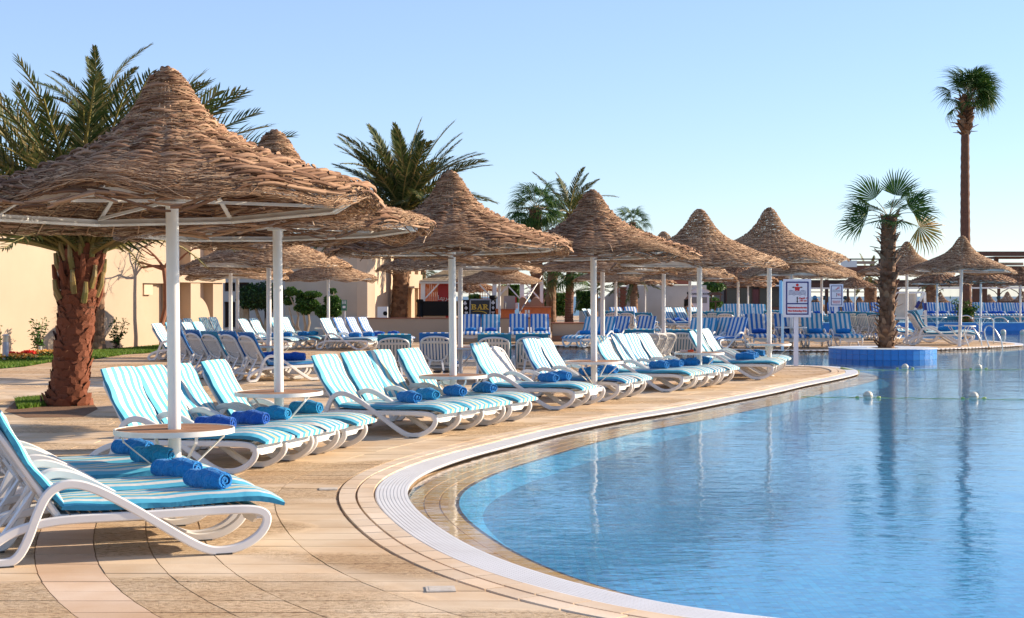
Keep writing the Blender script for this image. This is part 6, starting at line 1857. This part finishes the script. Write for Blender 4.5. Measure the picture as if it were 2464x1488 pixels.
# arched braces
for px_ in (2247, 2403, 2455):
    for sg in (-1, 1):
        mb = MB(); x_ = XD(px_, yp - .1); mb.tube([(x_, yp - .1, 1.55), (x_ + sg * .25, yp - .1, 1.85), (x_ + sg * .7, yp - .1, 2.08), (x_ + sg * 1.1, yp - .1, 2.16)], .03, 5); mb.build('brace', BROWNWOOD, b7, 'auto')
def roofbox(xa_, xb_, ya_, yb_, mat, name, dy=0, th=3.0):
    mb = MB(); mb.box(((XD(xa_, yp) + XD(xb_, yp)) / 2, yp + dy + th / 2, (zp(ya_) + zp(yb_)) / 2), (XD(xb_, yp) - XD(xa_, yp), th, abs(zp(ya_) - zp(yb_)))); return mb.build(name, mat, b7)
BRM = simple('brown_terrace_cladding', (.16, .075, .045), (.12, .055, .035), rough=.8, scale=2)
roofbox(2015, 2135, 640, 652, BRM, 'roof', -1.0); roofbox(2045, 2128, 650, 664, BROWNWOOD, 'roof', .0)
roofbox(2047, 2128, 622, 625, BROWNWOOD, 'top_rail', .5, .2); roofbox(2047, 2052, 624, 642, BROWNWOOD, 'rail_post', .55, .15); roofbox(2119, 2126, 624, 642, BROWNWOOD, 'rail_post', .55, .15); roofbox(2058, 2112, 628, 635, CREAMD, 'cream_band', .9, .2)
roofbox(2335, 2480, 605.5, 616, BROWNWOOD, 'top_beam', .0, 1.0)
roofbox(2400, 2480, 617, 622, BRM, 'roof', .5, 2.0); roofbox(2400, 2409, 622, 640, BROWNWOOD, 'roof_post', .6, .3)
roofbox(2352, 2480, 640, 664, BRM, 'roof', 1.0, 3.0); roofbox(2340, 2480, 664, 676, BROWNWOOD, 'roof', .8, 3.0)
roofbox(2400, 2480, 631, 638, CREAMD, 'cream_band', 1.6, .2)
roofbox(1890, 2480, 674, 684, BROWNWOOD, 'eaves', .6, 4.0)
mb = MB()
for k in range(46):
    x_ = XD(2366, yp) + k * .075; mb.box((x_, yp + .3, (zp(688) + .95) / 2 + .2), (.012, .012, zp(688) - 1.1))
for k in range(26):
    x_ = XD(2265, yp) + k * .08; mb.box((x_, yp + .3, (zp(688) + .95) / 2 + .2), (.012, .012, zp(688) - 1.1))
o = mb.build('string_curtain', simple('pale_strings', (.55, .5, .48), rough=.8), b7); o['kind'] = 'stuff'
mb = MB(); mb.box(((XD(2020, yp) + XD(2050, yp)) / 2, yp - 1.0, zp(636)), (1.1, .03, .45)); mb.build('glass_panel', simple('pale_glass', (.55, .62, .66), rough=.1), b7)
# beach parasols on the sand below
for i, (px_, py_, dd, lab) in enumerate(((1962, 713, 150, 'first beach parasol beyond the terrace, right of the depth sign'), (2040, 712, 160, 'second beach parasol, its cone right of the small sign'), (2068, 713.5, 146, 'third beach parasol, tan cone against the sea'),
        (2112, 721, 150, 'fourth beach parasol left of the white goal'), (2229, 707, 150, 'fifth beach parasol right of the white goal'), (2262, 703, 142, 'sixth beach parasol left of the tall trunk'),
        (2380, 708, 160, 'seventh beach parasol behind the strings right of the tall trunk'), (2424, 702, 142, 'eighth beach parasol near the right edge'), (2459, 700, 140, 'ninth beach parasol at the right edge'))):
    zt = ZD(py_, dd); z0 = -2.2 - (dd - 128) * .02; s_ = (zt - z0) / 3.27
    t = thing('woven_parasol', lab, 'parasol', (XD(px_, dd), dd, z0), i, 'parasols on the beach', (1.15, 1.15, s_)); link('woven_canopy', CAN_LO[i % 2], t); link('pole', POLEM, t)

# ---- person by the white wall
def person(x, y, label):
    t = thing('person', label, 'person', (x, y, 0), R(20))
    verts = [(0, 0, .95), (0, 0, 1.12), (.02, 0, 1.32), (.05, 0, 1.44), (.07, 0, 1.52), (.11, 0, 1.64), (.03, .19, 1.40), (.10, .25, 1.18), (.24, .20, 1.02), (.03, -.19, 1.40), (.10, -.25, 1.18), (.24, -.20, 1.02),
             (0, .10, .88), (.02, .11, .48), (-.01, .12, .07), (.12, .12, .03), (0, -.10, .88), (.03, -.11, .48), (.03, -.12, .07), (.15, -.12, .03)]
    edges = [(0, 1), (1, 2), (2, 3), (3, 4), (4, 5), (3, 6), (6, 7), (7, 8), (3, 9), (9, 10), (10, 11), (0, 12), (12, 13), (13, 14), (14, 15), (0, 16), (16, 17), (17, 18), (18, 19)]
    rad = [.15, .14, .16, .11, .055, .10, .062, .045, .034, .062, .045, .034, .095, .062, .042, .04, .095, .062, .042, .04]
    def skin(name, vs_, es_, rs_, mat, root=0):
        me = bpy.data.meshes.new(name); me.from_pydata(vs_, es_, []); o = bpy.data.objects.new(name, me); C.objects.link(o)
        o.modifiers.new('skin', 'SKIN'); sub = o.modifiers.new('sub', 'SUBSURF'); sub.levels = 1
        for i, r_ in enumerate(rs_): me.skin_vertices[0].data[i].radius = (r_, r_)
        me.skin_vertices[0].data[root].use_root = True
        dg = bpy.context.evaluated_depsgraph_get(); m2 = bpy.data.meshes.new_from_object(o.evaluated_get(dg)); bpy.data.objects.remove(o)
        m2.name = name; m2.materials.clear(); m2.materials.append(mat); m2.polygons.foreach_set('use_smooth', [True] * len(m2.polygons)); link(name, m2, t)
    skin('body', verts, edges, rad, simple('tanned_skin', (.30, .16, .10), rough=.6))
    skin('shirt', [(0, 0, 1.0), (0, 0, 1.14), (.02, 0, 1.32), (.045, 0, 1.43), (.03, .185, 1.40), (.09, .245, 1.20), (.03, -.185, 1.40), (.09, -.245, 1.20)], [(0, 1), (1, 2), (2, 3), (3, 4), (4, 5), (3, 6), (6, 7)], [.17, .16, .175, .12, .08, .062, .08, .062], BLACKP)
    skin('trousers', [(0, 0, .95), (0, .10, .85), (.02, .11, .48), (0, .12, .10), (0, -.10, .85), (.03, -.11, .48), (.03, -.12, .10)], [(0, 1), (1, 2), (2, 3), (0, 4), (4, 5), (5, 6)], [.165, .112, .082, .066, .112, .082, .066], simple('khaki_cloth', (.45, .38, .24), rough=.9))
    mb = MB(); mb.ball((.10, 0, 1.70), (.105, .09, .085), 12, 8); mb.build('hair', BLK, t, True)
person(XD(1653, 77.5), 77.5, 'person in black shirt and khaki trousers behind the changing booth pole')
# ================================================================ SIGNS, LADDERS, FLOATS, GOAL, BOLLARDS
def sign(label, x, d, w, h, ztop, postx, variant, wpost=.10):
    t = thing('depth_sign', label, 'sign', (XD(x, d), d, 0))
    mb = MB(); mb.box((0, 0, ztop - h / 2), (w, .05, h)); mb.build('board', SIGNB, t)
    dx = XD(postx, d) - XD(x, d); mb = MB(); mb.box((dx, .055, (ztop - .1) / 2), (wpost, .055, ztop - .1)); mb.build('post', SIGNB, t)
    y = -.026
    cx = 0; bw = w * .82; bh = h * .87; zc = ztop - h / 2; lb = w * .048; zs = zc + bh / 2 - bh * .665      # dividing bar
    mb = MB()
    mb.box((0, y, zc + bh / 2 - lb / 2), (bw, .006, lb)); mb.box((0, y, zc - bh / 2 + lb / 2), (bw, .006, lb))
    for sg in (-1, 1): mb.box((sg * (bw - lb) / 2, y, zc), (lb, .0055, bh - 2 * lb))
    mb.box((0, y, zs), (bw - 2 * lb, .006, lb * .9)); mb.build('blue_border', NAVY, t)
    u = w
    def wave(z):
        mbw = MB(); n = 28; pts = [(-.315 * u + .63 * u * k / n, z + .016 * u * math.sin(k / n * 2 * PI * 3 - 1.2)) for k in range(n + 1)]
        th = .0075 * u
        P = [(a, y - .002, b + th) for a, b in pts] + [(a, y - .002, b - th) for a, b in pts]
        mbw.add(P, [(i, n + 1 + i, n + 2 + i, i + 1) for i in range(n)]); return mbw
    top = zc + bh / 2 - lb
    for k in range(4): wave(top - .285 * u - k * .046 * u).build('wave_line', NAVY if variant == 1 else simple('grey_print', (.15, .18, .25), rough=.5), t)
    M_ = Matrix.Translation((0, y - .001, 0)) @ Matrix.Rotation(R(90), 4, 'X')
    mb = MB()
    def disc(cx_, cz_, r, m=mb, th=.003): m.prism([(cx_ + r * math.cos(2 * PI * k / 18), cz_ + r * math.sin(2 * PI * k / 18)) for k in range(18)], 0, th, M=M_)
    if variant == 1:
        disc(0, top - .075 * u, .052 * u)
        mb.prism([(-.075 * u, top - .28 * u), (.075 * u, top - .28 * u), (.098 * u, top - .155 * u), (.10 * u, top - .145 * u), (-.10 * u, top - .145 * u), (-.098 * u, top - .155 * u)], 0, .003, M=M_)
        for sg in (-1, 1):
            p = [(sg * .09 * u, top - .145 * u), (sg * .17 * u, top - .15 * u), (sg * .17 * u, top - .17 * u), (sg * .09 * u, top - .175 * u)]
            mb.prism(p if sg < 0 else p[::-1], 0, .0034, M=M_)
        mb.build('swimmer_print', TEXTRED, t)
        mb2 = MB()
        for sg in (-1, 1): disc(sg * .135 * u, top - .160 * u, .026 * u, mb2, .0045); mb2.prism([(sg * .17 * u - .01 * u, top - .175 * u), (sg * .17 * u + .01 * u, top - .175 * u), (sg * .17 * u + .01 * u, top - .145 * u), (sg * .17 * u - .01 * u, top - .145 * u)], 0, .0048, M=M_)
        mb2.build('armband_print', BLK, t)
    else:
        mb.prism([(-.18 * u, top - .25 * u), (.06 * u, top - .24 * u), (.12 * u, top - .19 * u), (.03 * u, top - .17 * u), (-.10 * u, top - .235 * u)], 0, .003, M=M_)
        mb.prism([(.05 * u, top - .20 * u), (.09 * u, top - .20 * u), (.12 * u, top - .09 * u), (.24 * u, top - .08 * u), (.24 * u, top - .055 * u), (.09 * u, top - .06 * u)], 0, .0034, M=M_)
        disc(.175 * u, top - .155 * u, .04 * u); mb.build('swimmer_print', TEXTRED, t)
    z0, z1 = top - .78 * u, top - .49 * u
    z0 = max(z0, zs + .02 * u)
    mb = MB(); mb.prism([(-.016 * u, z0 + .06 * u), (.016 * u, z0 + .06 * u), (.016 * u, z1 - .06 * u), (-.016 * u, z1 - .06 * u)], 0, .003, M=M_)
    mb.prism([(-.035 * u, z1 - .065 * u), (.035 * u, z1 - .065 * u), (0, z1)], 0, .0034, M=M_); mb.prism([(0, z0), (.035 * u, z0 + .065 * u), (-.035 * u, z0 + .065 * u)], 0, .0034, M=M_); mb.build('depth_arrow', BLK, t)
    text_obj('Depth <', .088 * u, TEXTRED, t, (.20 * u, y - .002, (z0 + z1) / 2 + .03 * u), bold=.004 * u, shear=.25)
    text_obj('135 cm', .088 * u, TEXTRED, t, (.20 * u, y - .002, (z0 + z1) / 2 - .06 * u), bold=.004 * u, shear=.25)
    zb1 = zs - lb; hb = (zc - bh / 2 + lb); mid = (zb1 + hb) / 2
    if variant == 1:
        text_obj('Nichtschwimmerbereich', .075 * u, TEXTRED, t, (0, y - .002, mid + .035 * u), bold=.006 * u, sx=.92); text_obj('Non Swimming Area', .080 * u, TEXTRED, t, (0, y - .002, mid - .085 * u), bold=.006 * u)
    else:
        text_obj('Schwimmerbereich', .075 * u, TEXTRED, t, (0, y - .002, mid + .035 * u), bold=.006 * u); text_obj('Swimming Area', .080 * u, TEXTRED, t, (0, y - .002, mid - .085 * u), bold=.006 * u)
    return t
d1 = 36.6
sign('large white pool sign reading Depth < 135 cm, Non Swimming Area', 1918, d1, .625, .862, ZD(672, d1), 1916.5, 1)
sign('small white pool sign with red swimmer, Swimming Area, on the far deck', 2012.5, 68, .565, .95, ZD(684, 68), 2012, 2, .13)
t = thing('thin_white_post', 'thin white post just left of the large depth sign with pale blue panel', 'post', P3(1883, 46.5))
mb = MB(); mb.box((0, 0, 1.0), (.07, .07, 2.0)); mb.build('post', POLE, t); mb = MB(); mb.box((-.05, .04, 1.55), (.03, .3, .95)); mb.build('panel', simple('sky_blue_panel', (.25, .55, .8), rough=.5), t)
t = thing('picture_sign', 'green sign with white figures on a thin post beside the clipped shrub', 'sign', P3(828, 56.6))
za, zb = ZD(722, 56.6), ZD(748, 56.6)
mb = MB(); mb.box((0, 0, (za + zb) / 2), (.19, .03, za - zb)); mb.build('board', simple('green_board', (.04, .16, .10), rough=.5), t); mb = MB(); mb.box((.02, .03, za / 2), (.05, .04, za)); mb.build('post', POLE, t)
mb = MB()
for sx_ in (-.045, .0, .045): mb.box((sx_, -.017, za - .10), (.022, .006, .09)); mb.ball((sx_, -.02, za - .035), (.014, .004, .014), 8, 6)
mb.box((0, -.017, za - .25), (.10, .006, .08)); mb.build('figures', WPRINT, t)
# lane ropes and floats
def lane(y_px, x0, d0, x1, d1_, label, floats):
    t = thing('lane_rope', label, 'rope', (0, 0, 0), group='floating lane ropes'); mb = MB(); n = 60
    pts = []
    for i in range(n + 1):
        u_ = i / n; d = d0 + (d1_ - d0) * u_; x = x0 + (x1 - x0) * u_
        pts.append((x, d, -.040 + .006 * math.sin(u_ * 60)))
    mb.tube(pts, .0045, 5); mb.build('line', ROPE, t)
    for (fx, fd, r_) in floats:
        for sg in (-1, 1): m = MB(); m.ball((XD(fx, fd) + sg * .17, fd, -.03), (.035, .02, .02), 10, 6); m.build('clip', ROPE, t, True)
    return t
lane(0, XD(1928, 26.2), 26.2, 9.6, 25.2, 'nearer yellow green lane rope with two cream floats', [(2089, 25.9, 1), (2343, 25.7, 1)])
lane(0, XD(2027, 35.6), 35.6, 13.0, 36.0, 'farther yellow green lane rope starting at the deck tip', [(2178, 36.2, 1), (2355, 36.0, 1)])
t = thing('rope_end', 'bright yellow frayed rope end at the tip of the near deck', 'rope', (0, 0, 0)); mb = MB(); mb.tube([P3(2025, 35.3, .01), P3(2034, 35.0, .0), P3(2050, 34.9, -.02), P3(2068, 34.8, -.035)], [.03, .035, .03, .012], 6); mb.build('rope', ROPE, t, 'auto')
for fx, fd, lab in ((2089, 25.9, 'left float of the nearer lane rope'), (2343, 25.7, 'right float of the nearer lane rope'), (2178, 36.2, 'left float of the farther lane rope by the planter'), (2355, 36.0, 'right float of the farther lane rope by the ladders'),
                  (2414, 71, 'tiny float before the blue pool wall'), (2461, 70, 'tiny float at the right edge before the blue wall')):
    t = thing('buoy', 'round cream ' + lab, 'float', (XD(fx, fd), fd, -.005), group='round cream floats'); mb = MB(); mb.ball((0, 0, 0), (.076 * (1 if fd < 60 else 1.6),) * 3, 20, 12); mb.build('ball', BUOY, t, True)
    mb = MB(); mb.lathe([(.0775 * (1 if fd < 60 else 1.6), -.008), (.0775 * (1 if fd < 60 else 1.6), .008)], 20, cap=False); mb.build('seam', simple('buoy_seam', (.4, .36, .28), rough=.6), t)
# ladders
def hoop(pts, parent, r=.022): mb = MB(); mb.tube([tuple(p) for p in catmull([Vector(q) for q in pts], .08)], r, 8); mb.build('rail', STEEL, parent, True)
t = thing('pool_ladder', 'polished steel ladder with two hooped rails at the right bank', 'ladder', (0, 0, 0), group='steel pool ladders')
for xr, dd in ((2332, 50.8), (2381, 50.2)):
    k = FPX / dd
    o = lambda x, y: P3(x, dd, ZD(y, dd))
    hoop([o(xr, 838), o(xr - 8, 815), o(xr - 12, 800), o(xr - 8, 787), o(xr + 3, 784), o(xr + 14, 795), o(xr + 27, 818), o(xr + 31, 838), o(xr + 31, 860)], t)
for z_ in (-.25, -.5): 
    mb = MB(); mb.bar(P3(2363, 50.8, z_), P3(2412, 50.2, z_), .08, .025); mb.build('tread', STEEL, t)
t = thing('pool_ladder', 'taller steel ladder rails bent right behind the hooped ladder', 'ladder', (0, 0, 0), group='steel pool ladders')
for xr, dd, yt in ((2357, 55.5, 763), (2391, 53.8, 765)):
    o = lambda x, y: P3(x, dd, ZD(y, dd))
    hoop([o(xr, 836), o(xr, 800), o(xr, 772), o(xr + 3, yt), o(xr + 14, yt - 1), o(xr + 24, yt), o(xr + 31, yt + 6), o(xr + 35, yt + 12)], t)
t = thing('pool_rail', 'single bent steel rail left of the tall palm bush', 'rail', (0, 0, 0))
o = lambda x, y: P3(x, 56.5, ZD(y, 56.5)); hoop([o(2312, 826), o(2312, 790), o(2312, 766), o(2316, 761), o(2328, 760), o(2336, 764), o(2340, 768)], t)
# water polo goal
dg = 58.0
t = thing('water_polo_goal', 'white framed goal with cream cloth sides and dark taped bars', 'goal', (0, 0, 0))
o = lambda x, y, dy=0: P3(x, dg + dy, ZD(y, dg + dy))
mb = MB(); mb.bar(o(2225, 704), o(2229, 806), .08, .08); mb.bar(o(2152, 705), o(2225, 704), .07, .07); mb.bar(o(2154, 766), o(2226, 766), .07, .07); mb.bar(o(2224, 706, -.1), o(2190, 765, -.1), .085, .085); mb.bar(o(2139, 715, .3), o(2118, 752, .3), .085, .085); mb.bar(o(2205, 706), o(2205, 766), .05, .05); mb.build('frame', POLE, t)
mb = MB()
for u0, u1 in ((.33, .60),): 
    a = Vector(o(2224, 706, -.1)); b_ = Vector(o(2190, 765, -.1)); mb.bar(a.lerp(b_, u0), a.lerp(b_, u1), .095, .095)
a = Vector(o(2225, 704)); b_ = Vector(o(2229, 806)); mb.bar(a.lerp(b_, .25), a.lerp(b_, .42), .09, .09); mb.bar(a.lerp(b_, .78), a.lerp(b_, .98), .09, .09); mb.bar(Vector(o(2139, 715, .3)), Vector(o(2133, 726, .3)), .09, .09); mb.build('dark_tape', NAVY, t)
cl = MB(); n_ = 10
V_ = []
for j in range(7):
    for i in range(n_ + 1):
        x_ = 2154 + (2203 - 2154) * i / n_; y_ = 707 + (764 - 707) * j / 6; p = o(x_, y_, .06 + .02 * math.sin(i * 1.3 + j)); V_.append(p)
cl.add(V_, [(j * (n_ + 1) + i, j * (n_ + 1) + i + 1, (j + 1) * (n_ + 1) + i + 1, (j + 1) * (n_ + 1) + i) for j in range(6) for i in range(n_)]); cl.build('cloth', simple('cream_cloth', (.62, .57, .50), (.55, .5, .43), rough=.9), t, True)
# bollards
def bollard(label, x, y, h, r_=.065, lamp=True):
    px, py = G(x, y); t = thing('bollard_light', label, 'bollard', (px, py, 0), group='garden bollard lights')
    mb = MB(); mb.lathe([(r_ * 1.25, 0), (r_ * 1.25, .02), (r_, .03), (r_, h * .72)], 16); mb.build('post', simple('grey_blue_metal', (.32, .36, .45), rough=.4), t, 'auto')
    mb = MB(); mb.lathe([(r_ * .8, h * .72), (r_ * .8, h * .93)], 16); mb.build('lens', simple('bollard_glass', (.55, .50, .38), rough=.2), t, 'auto')
    mb = MB(); mb.lathe([(r_ * 1.1, h * .93), (r_ * 1.1, h * .97), (r_ * .6, h)], 16); mb.build('cap', simple('grey_cap', (.42, .42, .42), rough=.4), t, 'auto')
    mb = MB(); 
    for k in range(3): mb.lathe([(r_ * .98, h * (.76 + k * .055)), (r_ * .98, h * (.775 + k * .055))], 16, cap=False)
    mb.build('louvre', simple('louvre_ring', (.5, .5, .48), rough=.5), t)
bollard('tall bollard light beside the red flowers at the left edge', 13, 870, .66, .075)
bollard('bollard light at the foot of the leafless tree', 366, 829, .48, .06)
bollard('short dark capped bollard on the lawn between flower clumps', 96, 853, .22, .05)
bollard('little spotlight bollard right of the second palm trunk', 347, 834, .25, .035) if False else None
bollard('bollard light half hidden by the big palm trunk', 182, 846, .55, .06)
